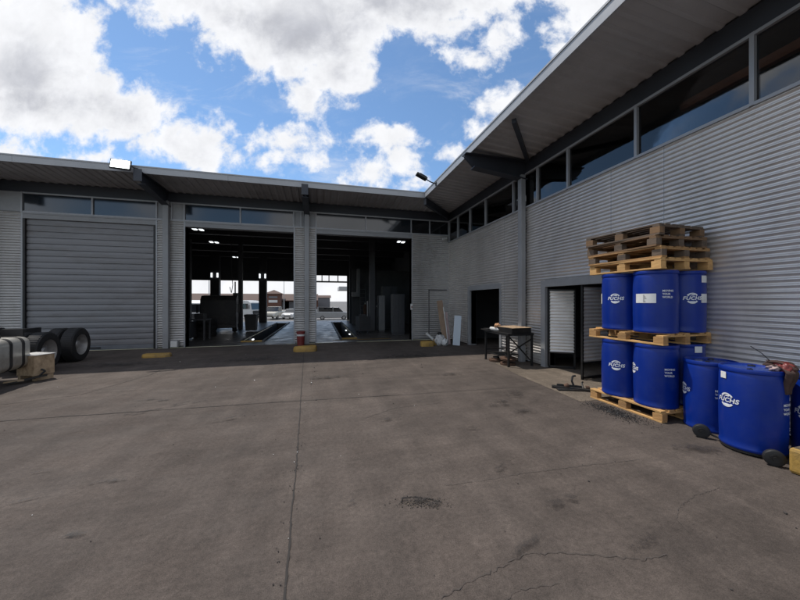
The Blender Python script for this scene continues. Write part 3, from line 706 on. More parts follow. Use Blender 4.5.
# ------------------------------------------------------------------ drums
RD, HDm = .27, .912
profile = [(.0, .02), (.225, .02), (.245, .0), (.262, .0), (.268, .012), (.268, .03), (.262, .045), (.2655, .10), (.2690, .25), (.2705, .45), (.2690, .65), (.2655, .80), (.261, .84),
           (.256, .852), (.268, .858), (.270, .870), (.270, .892), (.266, .902), (.256, .903), (.250, .895), (.247, .872)]
def text_mesh(txt, size, bold=.0, shear=0., spacing=1., align='CENTER'):
    cu = bpy.data.curves.new('t', 'FONT'); cu.body = txt; cu.size = size; cu.offset = bold; cu.shear = shear
    cu.space_character = spacing; cu.align_x = align; cu.align_y = 'CENTER'; cu.resolution_u = 3
    o = bpy.data.objects.new('t', cu); C.objects.link(o); dg = bpy.context.evaluated_depsgraph_get(); dg.update()
    me = bpy.data.meshes.new_from_object(o.evaluated_get(dg)); vs = [tuple(v.co) for v in me.vertices]; fs = [tuple(p.vertices) for p in me.polygons]
    bpy.data.objects.remove(o); bpy.data.curves.remove(cu); bpy.data.meshes.remove(me)
    return vs, fs
def bendp(s_, t_, az, z, off=.004):
    r = .2705+off; a = az+s_/r; return (r*math.cos(a), r*math.sin(a), z+t_)
def bend(mb, vs, fs, az, z, off=.004, mi=0, dx=0, dz=0):
    mb.add([bendp(v[0]+dx, v[1]+dz, az, z, off) for v in vs], fs, mi)
def label_patch(mb, s0, s1, t0, t1, az, z, off=.003, mi=0):
    n = max(2, int((s1-s0)/.015)); vs = []
    for k in range(n+1):
        s_ = s0+(s1-s0)*k/n; vs += [bendp(s_, t0, az, z, off), bendp(s_, t1, az, z, off)]
    mb.add(vs, [(2*k, 2*k+2, 2*k+3, 2*k+1) for k in range(n)], mi)
T_logo = text_mesh('FUCHS', .070, .0024, .2, 1.08)
T_slog = [text_mesh(s_, .036, .0012, 0, 1.0, 'LEFT') for s_ in ('MOVING', 'YOUR', 'WORLD')]
def arcshape(r0f, r1f, a0, a1, n=22):
    vs = []; 
    for k in range(n+1):
        t = a0+(a1-a0)*k/n; q = k/n; r0, r1 = r0f(q), r1f(q)
        vs += [(r0*math.cos(t), r0*math.sin(t)), (r1*math.cos(t), r1*math.sin(t))]
    return vs, [(2*k, 2*k+1, 2*k+3, 2*k+2) for k in range(n)]
def drum(loc, label, logo=None, slogan=None, patches=(), phi=0., group='blue oil drums', name='oil_drum', lid=True):
    t = thing(name, label, 'drum', loc, 0, group)
    g = MB(); g.lathe(profile, 64); g.build('body', blue, t, smooth=True, angle=50)
    g = MB(); g.lathe([(.2485, .880), (.246, .886), (.0, .888)], 48, cap=False); g.build('lid', bluelid, t, smooth=True)
    for (bx, by, br) in ((.15, .08, .034), (-.15, -.06, .026)):
        g = MB(); g.cyl((bx, by, .886), (bx, by, .900), br, br*.94, 20); g.box(bx-.022, bx+.022, by-.004, by+.004, .900, .905); g.build('bung', blackcap, t)
    if logo is not None:
        az, z = logo; g = MB(); bend(g, *T_logo, phi+az, z)
        v, f = arcshape(lambda q: .056+.010*math.sin(q*PI), lambda q: .078+.004*q, R(36), R(146)); bend(g, v, f, phi+az, z)
        v, f = arcshape(lambda q: .056, lambda q: .078, R(214), R(326)); bend(g, v, f, phi+az, z)
        v = [(-.03, .042), (.0, .062), (.035, .056), (.02, .042)]; bend(g, v, [(0, 3, 2, 1)], phi+az, z)
        v = [(-.035, -.042), (.035, -.042), (.01, -.064), (-.02, -.060)]; bend(g, v, [(0, 3, 2, 1)], phi+az, z)
        g.build('logo', whiteink, t, fix=False)
    if slogan is not None:
        az, z = slogan; g = MB()
        for k, tm in enumerate(T_slog): bend(g, *tm, phi+az, z, dx=-.07, dz=.045-.045*k)
        g.build('slogan', whiteink, t, fix=False)
    for (az, z, w_, h_, txt) in patches:
        g = MB(); label_patch(g, -w_/2, w_/2, -h_/2, h_/2, phi+az, z); lb = g.build('paper_label', paper, t, fix=False)
        if txt:
            g = MB()
            for r_ in range(5):
                q0 = -.02; label_patch(g, q0, q0+.02+.012*((r_*7) % 3), h_*(.36-.17*r_), h_*(.30-.17*r_), phi+az, z, .0045)
            g.box(0, 0, 0, 0, 0, 0) if False else None
            g.build('print', inkdark, lb, fix=False)
    return t
def phi_of(x, y): return math.atan2(-y, -x)
PH = .162; Z1 = PH+.001; Z2 = PH+HDm+.002; Z3 = Z2+PH+.001; Z4 = Z3+HDm
gx, gy = 4.86, 3.54
specs = [((gx, gy+.55), 'lower left drum of the pallet stack showing its round logo, with a drum above', dict(logo=(-.22, .50)), 0),
         ((gx+.01, gy), 'lower front drum of the pallet stack, slogan half hidden by the standing drum', dict(slogan=(.62, .52), logo=(-1.25, .52)), 0),
         ((gx+.535, gy), 'lower right drum of the pallet stack, mostly hidden behind the drums standing on the yard', dict(logo=(.9, .5), patches=[(.75, .83, .11, .09, False)]), 0),
         ((gx, gy+.545), 'upper left drum of the pallet stack showing its round logo, under the wooden pallets', dict(logo=(-.28, .50), patches=[(-1.35, .5, .06, .17, False)]), 1),
         ((gx, gy), 'upper front drum of the pallet stack with a wide white paper label and slogan', dict(slogan=(.55, .56), patches=[(-.45, .50, .27, .135, True)]), 1),
         ((gx+.535, gy-.01), 'upper right drum of the pallet stack with logo and two small white stickers', dict(logo=(.42, .5), patches=[(1.08, .78, .12, .10, False), (1.08, .50, .13, .13, False)]), 1)]
for (xy, lab, kw, up) in specs:
    drum((*xy, Z3 if up else Z1), lab, phi=phi_of(*xy), **kw)
for up in (0, 1):    # hidden back drum carries the load
    drum((gx+.535, gy+.55, Z3 if up else Z1), ('upper' if up else 'lower')+' back drum of the pallet stack by the wall, hidden behind the others', phi=0)
A_ = (5.09, 3.00); B_ = (4.79, 2.43); D_ = (5.27, 2.05)
drum((*A_, .004), 'blue drum standing on the yard between the pallet stack and the wheeled drum', phi=phi_of(*A_), slogan=(.42, .5), logo=(-1.2, .5), patches=[(.62, .60, .012, .2, False)])
drum((*B_, .045), 'blue drum on the two-wheeled trolley with big round logo and small label', phi=phi_of(*B_), logo=(-.78, .52), slogan=(1.2, .50), patches=[(-.95, .80, .075, .075, False)])
drum((*D_, .004), 'blue drum cut off by the right edge of the photo behind the kerb block', phi=phi_of(*D_), logo=(-.62, .50))
# trolley under the wheeled drum
tr = thing('drum_trolley', 'low black trolley with two solid wheels carrying the big blue drum', 'trolley', (*B_, 0))
g = MB(); g.lathe([(.20, .02), (.262, .02), (.262, .043), (.20, .043), (.20, .02)], 40, cap=False); g.box(-.24, .24, -.02, .02, .022, .042); g.build('ring_frame', blackm, tr)
w1 = Vector((4.60, 2.80, .083))-Vector((*B_, 0)); w2 = Vector((4.535, 2.13, .083))-Vector((*B_, 0))
ax = (w2-w1).normalized(); 
for w_ in (w1, w2):
    M_ = Matrix.Translation(w_) @ Vector((-.75, -.66, 0)).normalized().to_track_quat('Z', 'Y').to_matrix().to_4x4()
    g = MB(); g.lathe([(.03, -.03), (.06, -.03), (.078, -.026), (.083, -.015), (.083, .015), (.078, .026), (.06, .03), (.03, .03), (.03, -.03)], 28, 0, M_, False)
    wh = g.build('wheel', blackcap, tr, smooth=True, angle=40)
    g = MB(); g.lathe([(.0, .032), (.04, .034), (.042, .025), (.0, .025)], 18, 0, M_, False); g.lathe([(0, -.035), (.02, -.035), (.02, .042), (0, .042)], 12, 0, M_, False); g.build('hub', blackm, wh, smooth=True)
g = MB(); g.tube([(w1.x+.03, w1.y+.02, .083), (w1.x+.1, w1.y-.1, .035), (w2.x+.1, w2.y+.1, .035), (w2.x+.03, w2.y+.02, .083)], .012); g.build('axle', blackm, tr)

# rag, red rag and wire on the drum rim
rg = thing('rag', 'dark brown oily rag hanging over the rim of the wheeled drum', 'rag', (*B_, .95))
def rag_mesh(cx, cy, ztop, wd, drop, az, seed):
    random.seed(seed); vs = []; nu, nv = 16, 26
    for j in range(nv+1):
        t = j/nv
        for i in range(nu+1):
            s_ = (i/nu-.5)*wd*(1-.55*max(0, t-.3)/.7)
            fold = .022*math.sin(i*1.5+t*2+seed)+.012*math.sin(i*3.1-t*3)
            if t < .3: r = .27-.16+t/.3*.185; z = ztop+.03+.03*math.sin(t*10+i*.5)
            else: r = .295+.02*math.sin(t*5); z = ztop-(t-.3)/.7*drop
            a = az+s_/.3; rr = r+fold
            vs.append((rr*math.cos(a), rr*math.sin(a), z+.012*math.sin(i*2.1+seed)))
    return vs, [(j*(nu+1)+i, j*(nu+1)+i+1, (j+1)*(nu+1)+i+1, (j+1)*(nu+1)+i) for j in range(nv) for i in range(nu)]
def cloth(mb, name, m_, parent, thick=.006):
    o = mb.build(name, m_, parent, smooth=True, fix=True, angle=180)
    s_ = o.modifiers.new('thickness', 'SOLIDIFY'); s_.thickness = thick; s_.offset = 1
    u_ = o.modifiers.new('sub', 'SUBSURF'); u_.levels = 1; u_.render_levels = 1
    return o
g = MB(); g.add(*rag_mesh(0, 0, .0, .16, .24, phi_of(*B_)+1.18, 3)); cloth(g, 'cloth', ragm, rg)
g = MB(); g.add(*rag_mesh(0, 0, .03, .14, .07, phi_of(*B_)+1.45, 5)); cloth(g, 'tucked_corner', ragm, rg)
p = bendp(0, 0, phi_of(*B_)+1.32, 0); rr = thing('red_cloth', 'crumpled red and pink cloth lying beside the brown rag on the drum top', 'cloth', (B_[0]+p[0]*.86, B_[1]+p[1]*.86, .97))
def lump(mb, r, seed, squash=(1, 1, .6), n=18, amp=.18, mi=0, c=(0, 0, 0)):
    rnd = random.Random(seed); ph = [rnd.uniform(0, 6) for _ in range(6)]; vs = []
    for j in range(n+1):
        th = PI*j/n
        for i in range(n*2):
            a = PI*i/n; d = 1+amp*(math.sin(3*a+ph[0]+2*th)*math.sin(2*th+ph[1])+.6*math.sin(5*a+ph[2])*math.sin(4*th+ph[3])+.35*math.sin(9*a+ph[4]+5*th)*math.sin(th))
            vs.append((c[0]+r*d*math.sin(th)*math.cos(a)*squash[0], c[1]+r*d*math.sin(th)*math.sin(a)*squash[1], c[2]+r*d*math.cos(th)*squash[2]))
    m = 2*n; mb.add(vs, [(j*m+i, j*m+(i+1) % m, (j+1)*m+(i+1) % m, (j+1)*m+i) for j in range(n) for i in range(m)], mi)
g = MB(); lump(g, .075, 4, (1, 1, .75), amp=.3); g.build('red_folds', redp, rr, smooth=True, angle=180)
g = MB(); lump(g, .05, 9, (1.2, 1, .6), amp=.3, c=(-.05, .04, .0)); g.build('pale_folds', pinkboard, rr, smooth=True, angle=180)
wr = thing('wire', 'thin dark wire sticking up from the rags on the drum', 'wire', (B_[0]+p[0]*.7, B_[1]+p[1]*.7, .95))
g = MB(); g.tube([(0, 0, 0), (-.02, .05, .09), (-.06, .10, .17), (-.12, .16, .24)], .004, 6); g.build('strand', blackm, wr)

# ------------------------------------------------------------------ pallets (1.0 deep x 1.2 long)
def pallet(loc, rz, label, wood, blockw=None, seed=0, wd=.98):
    rnd = random.Random(seed); t = thing('pallet', label, 'pallet', loc, rz, 'wooden pallets in the drum stack'); t.scale = (1, 1, 1.08); hx, hy = wd/2, .6; bw = blockw or wood
    g = MB()
    for k in range(7):
        x = -hx+.05+k*(wd-.1)/6; j = rnd.uniform(-.006, .006)
        if rnd.random() < .93: g.box(x-.048+j, x+.048+j, -hy+rnd.uniform(0, .012), hy-rnd.uniform(0, .012), .128, .149)
    g.build('deck', wood, t, bevel=.002)
    g = MB()
    for y in (-hy+.05, 0, hy-.05): g.box(-hx+.004, hx-.004, y-.048, y+.048, .106, .1275)
    g.build('cross_board', wood, t, bevel=.002)
    for x in (-hx+.052, 0, hx-.052):
        for y in (-hy+.07, 0, hy-.07):
            j = rnd.uniform(-.008, .008); g = MB(); g.box(x-.048, x+.048, y-.068+j, y+.068+j, .0225, .1055); g.build('block', bw, t, bevel=.003)
        g = MB(); g.box(x-.05, x+.05, -hy, hy, 0, .022); g.build('bottom_board', wood, t, bevel=.002)
    return t
pc = (gx+.235, gy+.33)
pallet((pc[0]+.0, pc[1]-.02, .001), R(-1), 'pale wooden pallet on the ground under the lower drums', woods[0], woods[3], 1)
pallet((pc[0]-.0, pc[1], Z2), R(1.5), 'pale wooden pallet between the lower and the upper drums', woods[0], woods[3], 2)
pallet((pc[0]-.01, pc[1]-.02, Z4+.002), R(-1), 'pale pallet lying directly on the upper drums, lowest of the four on top', woods[0], woods[0], 3)
pallet((pc[0]-.02, pc[1]+.0, Z4+.002+PH), R(1.), 'brown pallet second from below on top of the stack', woods[3], woods[2], 4, .97)
pallet((pc[0]-.03, pc[1]+.03, Z4+.002+2*PH), R(-2), 'dark brown pallet second from the top of the stack', woods[1], woods[2], 5, .95)
pallet((pc[0]-.05, pc[1]+.04, Z4+.002+3*PH), R(2), 'dark weathered pallet topmost of the stack', woods[2], woods[1], 6, .93)
# black grit by the pallet
g = MB(); random.seed(11)
for k in range(2000):
    x = 4.37+random.gauss(0, .09)+.02*math.sin(9*k); y = 3.78+random.gauss(0, .22); x = x if x < 4.575 else 4.575-random.uniform(0, .25)
    s_ = random.uniform(.0015, .0048); M_ = Matrix.Translation((x, y, s_*.5+.004)) @ Matrix.Rotation(random.uniform(0, 3), 4, 'Z') @ Matrix.Rotation(random.uniform(0, 1), 4, 'X')
    g.box(-s_, s_, -s_*.8, s_*.8, -s_*.6, s_*.6, 0, M_)
tag(g.build('black_grit', blackcap, fix=False), 'patch of loose black grit beside the ground pallet', 'grit', kind='stuff')

g = MB(); random.seed(21); c0 = gp(421, 503)
for k in range(340):
    a_ = random.gauss(0, .095); b_ = random.gauss(0, .034); x = c0[0]+a_; y = c0[1]+b_-.25*a_
    s_ = random.uniform(.0012, .0045); M_ = Matrix.Translation((x, y, s_*.4+.004)) @ Matrix.Rotation(random.uniform(0, 3), 4, 'Z') @ Matrix.Rotation(random.uniform(0, 1), 4, 'X')
    g.box(-s_, s_, -s_*.8, s_*.8, -s_*.5, s_*.5, 0 if k % 3 else 1, M_)
tag(g.build('broken_concrete', [crackm, apronm], fix=False), 'small broken patch of crumbled concrete right of the centre foreground', 'rubble', kind='stuff')
g = MB(); ribbon(g, [(c0[0]-.16, c0[1]+.05), (c0[0]-.13, c0[1]+.10), (c0[0]-.02, c0[1]+.085), (c0[0]+.08, c0[1]+.03), (c0[0]+.17, c0[1]-.04)], .009, .012, .005)
tag(g.build('patch_edge', mat('deep_crack', (.012, .011, .01), .95)), 'dark broken edge of the crumbled concrete patch', 'ground', kind='structure')
# scrap by the pallet
sp_ = thing('scrap_metal', 'black greasy steel bracket scrap lying before the folding door', 'scrap', (4.68, 4.92, 0))
g = MB(); strut(g, (-.28, .22, .03), (.22, -.2, .03), .05, .02); strut(g, (-.18, .2, .06), (.2, -.05, .05), .02, .02); strut(g, (-.3, .05, .02), (.1, -.1, .02), .06, .012); g.build('base_plate', blackm, sp_, bevel=.004)
g = MB(); g.tube([(.05, .0, .03), (.03, .05, .16), (.07, .07, .24), (.12, .05, .25)], .018); g.tube([(.15, -.1, .03), (.2, -.02, .12), (.26, .02, .13)], .014); g.build('lever', blackm, sp_)
g = MB(); g.cyl((-.1, .08, .05), (-.05, .04, .09), .045, .04, 14); g.cyl((.2, -.12, .05), (.24, -.16, .07), .05, .03, 14); g.build('hub', rust, sp_)

# ------------------------------------------------------------------ work table and what lies on it
TX0, TX1, TY0, TY1, TZ = 4.66, 5.42, 6.98, 8.18, .86
tb = thing('work_table', 'black steel work table with lower shelf against the wing wall', 'table', ((TX0+TX1)/2, (TY0+TY1)/2, 0))
hx, hy = (TX1-TX0)/2, (TY1-TY0)/2
g = MB(); g.box(-hx, hx, -hy, hy, TZ-.012, TZ); g.box(-hx, hx, -hy, -hy+.04, TZ-.06, TZ-.0125); g.box(-hx, hx, hy-.04, hy, TZ-.06, TZ-.0125)
g.box(-hx, -hx+.04, -hy+.04, hy-.04, TZ-.06, TZ-.0125); g.box(hx-.04, hx, -hy+.04, hy-.04, TZ-.06, TZ-.0125); g.build('tabletop', blackm, tb)
for sx in (-1, 1):
    for sy in (-1, 1):
        g = MB(); x = sx*(hx-.035); y = sy*(hy-.035); g.box(x-.022, x+.022, y-.022, y+.022, 0, TZ-.061); g.box(x-.035, x+.035, y-.035, y+.035, 0, .008); g.build('leg', blackm, tb)
g = MB(); g.box(-hx+.06, hx-.06, .0, hy-.06, .20, .215); g.box(-hx+.06, hx-.06, -.02, .0, .19, .22); g.build('shelf', blackm, tb)
g = MB(); strut(g, (hx-.035, -hy+.06, .12), (hx-.035, hy-.06, .7), .012, .015); strut(g, (hx-.02, -hy+.06, .7), (hx-.02, hy-.06, .12), .012, .015)
strut(g, (-hx+.06, hy-.035, .3), (hx-.06, hy-.035, .3), .012, .018); g.build('cross_brace', blackm, tb)
def wobj(name, label, cat, loc, rz=0, group=None): return thing(name, label, cat, loc, rz, group)
tx, ty = tb.location.x, tb.location.y
o = wobj('parts_tray', 'dark open steel tray full of parts on the near end of the work table', 'tray', (tx+.02, ty-.25, TZ+.001), R(3))
g = MB(); g.box(-.3, .3, -.32, .32, 0, .01); [g.box(*q) for q in ((-.3,.3,-.32,-.305,.01,.13),(-.3,.3,.305,.32,.01,.13),(-.3,-.285,-.305,.305,.01,.13),(.285,.3,-.305,.305,.01,.13))]; g.build('pan', blackm, o)
g = MB(); [g.cyl((x, y, .02), (x+.05, y+.02, .12), .05, .04, 12) for x, y in ((-.15,-.15),(.05,-.1),(.1,.1),(-.12,.12))]; g.build('scrap_parts', rust, o)
o = wobj('cardboard_sheet', 'dirty cardboard sheet lying across the dark tray', 'cardboard', (tx+.02, ty-.25, TZ+.133), R(3))
g = MB(); g.box(-.28, .32, -.34, .30, 0, .012); g.box(-.2, .24, -.1, .28, .0125, .022); g.build('sheet', cardboard, o)
o = wobj('cloth_bundle', 'small orange and white bundle on the tray corner', 'bundle', (tx-.25, ty+.12, TZ+.15), 0)
g = MB(); lump(g, .075, 21, (1, 1, .8), amp=.25); g.build('orange_cloth', mat('orange_cloth', (.55, .30, .16), .9, 0, .3, 12.), o, smooth=True, angle=180)
o = wobj('paper_roll', 'grey white roll lying at the front edge of the work table', 'roll', (tx-.28, ty+.18, TZ+.055), R(12))
g = MB(); g.cyl((0, -.2, 0), (0, .16, 0), .055, .055, 22); g.cyl((0, -.203, 0), (0, -.201, 0), .02, .02, 12, 1); g.build('roll_body', [whitep, inkdark], o, smooth=True)
o = wobj('metal_plate', 'thin dark plate overhanging the far end of the work table', 'plate', (tx-.12, ty+.38, TZ+.001), R(-4))
g = MB(); g.box(-.34, .3, -.2, .3, 0, .02); g.box(-.3, -.1, -.1, .2, .02, .05); g.build('plate', blackm, o, bevel=.004)
# brake discs below the table
def disc(loc, rx, label, first=[None]):
    if first[0] is None:
        t = thing('brake_disc', label, 'brake disc', loc, 0, 'rusty brake discs under the work table')
        g = MB(); g.lathe([(.09, 0), (.2, 0), (.2, .045), (.09, .045), (.09, .09), (.05, .09), (.05, .0), (.09, 0)], 36, cap=False); g.build('rotor', rust, t, smooth=True)
        g = MB(); g.lathe([(.05, .09), (.09, .09), (.088, .12), (.05, .12), (.05, .09)], 24, cap=False); g.build('hub_flange', blackm, t, smooth=True); first[0] = t
    else:
        t = copy_tree(first[0]); t.location = loc; t['label'] = label
    t.rotation_euler = (rx, 0, 0)
    return t
disc((4.86, 7.30, .01), 0, 'rusty brake disc nearest the front table leg')
disc((4.87, 7.31, .135), R(4), 'rusty brake disc lying on top of the nearest one')
disc((4.84, 7.83, .01), 0, 'rusty brake disc farther left under the table shelf')

# ------------------------------------------------------------------ boards and rubbish in the corner
def board(name, label, base, top, wd, th, m_, group='boards leaning in the corner'):
    base = Vector(base); top = Vector(top); up = (top-base); ln_ = up.length; up.normalize()
    side = Vector((.9, -.35, 0)); side = (side-up*side.dot(up)).normalized(); nrm = side.cross(up)
    g = MB(); M_ = Matrix((side, nrm, up)).transposed().to_4x4()
    g.box(-wd/2, wd/2, -th/2, th/2, 0, ln_, 0, M_); o = g.build(name, m_, bevel=.003); o.location = base
    return tag(o, label, 'board', group)
def gpz(px, py, z=0.):
    d = (H-z)*F/(py-HY); u = (px-CX)/F; return Vector((d*(u*CS+SN), d*(CS-u*SN), z))
b0 = gpz(455, 345.5); board('leaning_board', 'bluish white board leaning in the corner, right of the tan boards', (b0.x+.05, b0.y, .005), (b0.x+.20, b0.y+.16, 1.13), .27, .02, platem)
b0 = gpz(446.5, 343.5); board('leaning_board', 'tall tan board leaning in the corner', (b0.x, b0.y+.1, .005), (b0.x-.02, b0.y+.7, 1.72), .24, .018, tanboard)
b0 = gpz(450, 344.5); board('leaning_board', 'narrow pinkish board leaning between the tan and the white board', (b0.x, b0.y+.05, .005), (b0.x+.05, b0.y+.5, 1.25), .09, .02, pinkboard)
b0 = gpz(448, 344.5); o = thing('pipe', 'thin white pipe leaning against the tall tan board', 'pipe', b0); g = MB(); g.tube([(0, 0, .02), (.0, .2, .7), (-.02, .42, 1.45)], .017); g.build('tube', whitep, o)
b0 = gpz(440, 345.5); o = thing('rubbish_sack', 'lumpy white and dark rubbish sack in the corner before the boards', 'sack', (b0.x, b0.y, 0))
g = MB(); lump(g, .2, 31, (1, .8, 1.1), amp=.12, c=(0, 0, .2)); g.build('sack_body', sackm, o, smooth=True, angle=180)
g = MB(); lump(g, .07, 33, (1.2, 1, .7), amp=.2, c=(-.02, 0, .46)); g.build('tied_neck', blackm, o, smooth=True, angle=180)
b0 = gpz(445, 346); o = thing('rubbish_sack', 'smaller white bag with dark stains beside the leaning pipe', 'sack', (b0.x, b0.y, 0))
g = MB(); lump(g, .13, 35, (1, .8, 1.), amp=.16, c=(0, 0, .13)); g.build('sack_body', sackm, o, smooth=True, angle=180)
b0 = gpz(431, 344); o = thing('pipe', 'short grey pipe leaning to the left by the corner guard block', 'pipe', (b0.x+.25, b0.y, 0)); g = MB(); g.cyl((0, 0, .05), (-.42, .1, .42), .05, .05, 14); g.build('tube', whitep, o, smooth=True)
b0 = gpz(436, 345); o = thing('paint_bucket', 'small yellow bucket beside the white sack', 'bucket', (b0.x, b0.y, 0)); g = MB(); g.lathe([(.0, 0), (.09, 0), (.11, .22), (.10, .22), (.085, .02), (0, .02)], 22, cap=False); g.build('pail', yellow, o, smooth=True)
g = MB(); g.tube([(.1*math.cos(t), 0, .22+.09*math.sin(t)) for t in [PI*k/8 for k in range(9)]], .004); g.build('handle', blackm, o)
# red bin and white box at the piers
b0 = (on_y(300.8, YF-.45), YF-.45)
o = thing('fire_bucket', 'dark red bin with a pale band before the middle pier', 'bin', (*b0, 0))
g = MB(); g.lathe([(0, 0), (.13, 0), (.155, .5), (.165, .5), (.165, .53), (.15, .53), (.125, .03), (0, .03)], 26, cap=False); g.build('bin_body', redp, o, smooth=True)
g = MB(); g.lathe([(.1495, .36), (.1525, .40), (.1545, .43), (.1525, .43)], 26, cap=False); g.build('band', whitep, o)
o = thing('meter_box', 'small pale box fixed low on the pier between shutter and left bay', 'box', (on_y(174.5, YF-.16), YF-.16, .16))
g = MB(); g.box(-.12, .12, -.05, .1, -.12, .12); g.build('casing', framegrey, o, bevel=.01); g = MB(); g.box(-.1, .1, -.062, -.051, -.1, .1); g.build('cover', whitep, o)

# ------------------------------------------------------------------ truck at the left edge (parked along the wing direction)
tk = thing('truck_tractor', 'rear of a parked truck tractor with twin axles and alloy fuel tank', 'truck', (-8.12, 9.79, 0), R(7))
def tw(x, y, z): return (x+8.0, y-9.4, z)
g = MB()
for x in (-7.55, -8.45): g.box(x+8-.04, x+8+.04, -6.5, 1.45, .70, .94)
g.box(-.40, .40, 1.37, 1.43, .72, .92); g.box(-.40, .40, -.4, -.3, .72, .92); g.box(-.40, .40, -2.4, -2.3, .72, .92); g.build('chassis', chassism, tk, bevel=.005)
g = MB(); g.lathe([(.0, .95), (.5, .95), (.52, .98), (.5, 1.02), (.0, 1.04)], 30); g.box(-.3, .3, -.5, .5, .93, .96); g.build('fifth_wheel', chassism, tk, smooth=True)
RW = .47
for (y, lab) in ((-.62+.1, 1), (.72+.1, 0)):
    for sx in (1, -1):
        Mx = Matrix.Translation((sx*1.54, y, RW)) @ Matrix.Rotation(sx*PI/2, 4, 'Y')
        g = MB()
        for off in (0, -.33):
            g.lathe([(.29, off-.13), (.40, off-.14), (.445, off-.13), (.468, off-.10), (.47, off), (.468, off+.10), (.445, off+.13), (.40, off+.14), (.29, off+.13)], 44, 0, Mx, False)
            for k in range(48):
                t = 2*PI*k/48; M2 = Mx @ Matrix.Rotation(t, 4, 'Z'); g.box(.466, .4735, -.014, .014, off-.11, off+.11, 0, M2)
        wh = g.build('wheel', rubber, tk, smooth=True, angle=35)
        g = MB(); g.lathe([(.29, .13), (.302, .125), (.285, .05), (.27, -.04), (.15, -.07), (.14, -.03), (.0, -.03)], 36, 0, Mx, False); g.build('rim', rimm, wh, smooth=True, angle=35)
        g = MB(); g.lathe([(.11, -.05), (.11, .03), (.085, .06), (.0, .07)], 20, 0, Mx, False)
        for k in range(10):
            t = 2*PI*k/10; M2 = Mx @ Matrix.Rotation(t, 4, 'Z'); g.box(.18, .2, -.01, .01, -.05, -.02, 0, M2)
        g.build('hub', rimm, wh, smooth=True, angle=35)
    g = MB(); g.cyl((-1.3, y, RW), (1.3, y, RW), .08, .08, 12); g.build('axle', chassism, tk)
g = MB()
for y in (-.52, .82):
    pass
g.box(1.1, 1.25, -1.5, -1.2, .75, 1.12); g.box(.5, 1.6, -1.25, -1.2, .55, 1.08); g.build('mudguard_bracket', chassism, tk)
g = MB(); rr_ = .33; prof = []
def rrect(cx, cz, hx_, hz_, r, n=6):
    out = []
    for qx, qz, a0 in ((1, 1, 0), (-1, 1, 90), (-1, -1, 180), (1, -1, 270)):
        for k in range(n+1):
            a = R(a0+90*k/n); out.append((cx+qx*(hx_-r)+r*math.cos(a), cz+qz*(hz_-r)+r*math.sin(a)))
    return out
tank = rrect(1.62, .62, .32, .33, .14)
def loft(mb, rings, mi=0):
    n = len(rings[0]); vs = [p for r in rings for p in r]
    fs = [(j*n+k, j*n+(k+1) % n, (j+1)*n+(k+1) % n, (j+1)*n+k) for j in range(len(rings)-1) for k in range(n)]
    fs += [tuple(range(n))[::-1], tuple(range((len(rings)-1)*n, len(rings)*n))]; mb.add(vs, fs, mi)
def ring(y, s_): return [(1.62+(a-1.62)*s_, y, .62+(b-.62)*s_) for a, b in tank]
g = MB(); loft(g, [ring(-3.6, .88), ring(-3.57, .97), ring(-3.52, 1), ring(-1.70, 1), ring(-1.64, .97), ring(-1.60, .90)]); tn = g.build('fuel_tank', tankm, tk, smooth=True, angle=50)
for y in (-1.84, -2.16, -2.6, -3.3):
    g = MB(); loft(g, [[(1.62+(a-1.62)*1.02, yy, .62+(b-.62)*1.02) for a, b in tank] for yy in (y-.035, y+.035)]); g.build('tank_strap', chassism, tn)
g = MB(); g.cyl((1.62, -1.98, .95), (1.62, -1.98, 1.0), .06, .055, 18); g.build('filler_cap', blackm, tn)
# cab, just outside the left edge
cabx = [(-4.9, .45), (-7.0, .45), (-7.05, 1.4), (-6.85, 2.7), (-6.5, 3.1), (-4.9, 3.2)]
g = MB(); g.prism([(a, b) for a, b in cabx], 'x', -1.2, 1.2); cab = g.build('cab', whitep, tk, bevel=.04)
g = MB(); g.box(-1.05, 1.05, -7.08, -6.99, 1.65, 2.6); g.build('windscreen', carglass, cab)
for sx in (-1, 1):
    g = MB(); g.box(sx*1.2-.01, sx*1.2+.012, -6.6, -5.6, 1.7, 2.5); g.build('side_window', carglass, cab)
    Mx = Matrix.Translation((sx*1.1, -5.9, RW)) @ Matrix.Rotation(sx*PI/2, 4, 'Y')
    g = MB(); g.lathe([(0, -.1), (.29, -.12), (.475, -.13), (.5, 0), (.475, .13), (.29, .12), (0, .1)], 36, 0, Mx, False); g.build('wheel', rubber, tk, smooth=True)

# crate beside the truck
b0 = gpz(41, 380); cr = thing('battered_crate', 'battered pale wooden box with stained sides beside the truck wheels', 'box', (b0.x-.17, b0.y+.12, 0), R(-22)); cr.scale = (.66, .8, 1.12)
g = MB(); z0 = .10
g.box(-.34, .34, -.22, -.20, z0, z0+.38); g.box(-.34, .34, .20, .22, z0, z0+.38); g.box(-.34, -.32, -.20, .20, z0, z0+.38); g.box(.32, .34, -.20, .20, z0, z0+.38); g.box(-.32, .32, -.2, .2, z0, z0+.02)
g.build('box_sides', boxwood, cr, bevel=.006)
g = MB(); g.box(-.36, .20, -.235, .2, z0+.381, z0+.40); g.box(.21, .36, -.21, .235, z0+.381, z0+.395); g.build('lid', whitep, cr, bevel=.004)
g = MB()
for x in (-.28, .28):
    g.box(x-.05, x+.05, -.2, .2, .0, .095)
g.build('skid', boxwood, cr)
b0 = gpz(36, 381); o = thing('scrap_plank', 'dark greasy plank and bracket lying in front of the battered box', 'scrap', (b0.x, b0.y-.12, 0), R(25))
g = MB(); strut(g, (-.3, 0, .03), (.22, .05, .12), .06, .015); g.build('plank', blackm, o); g = MB(); strut(g, (-.36, .04, .05), (-.08, -.03, .07), .04, .012); g.build('splinter', boxwood, o)
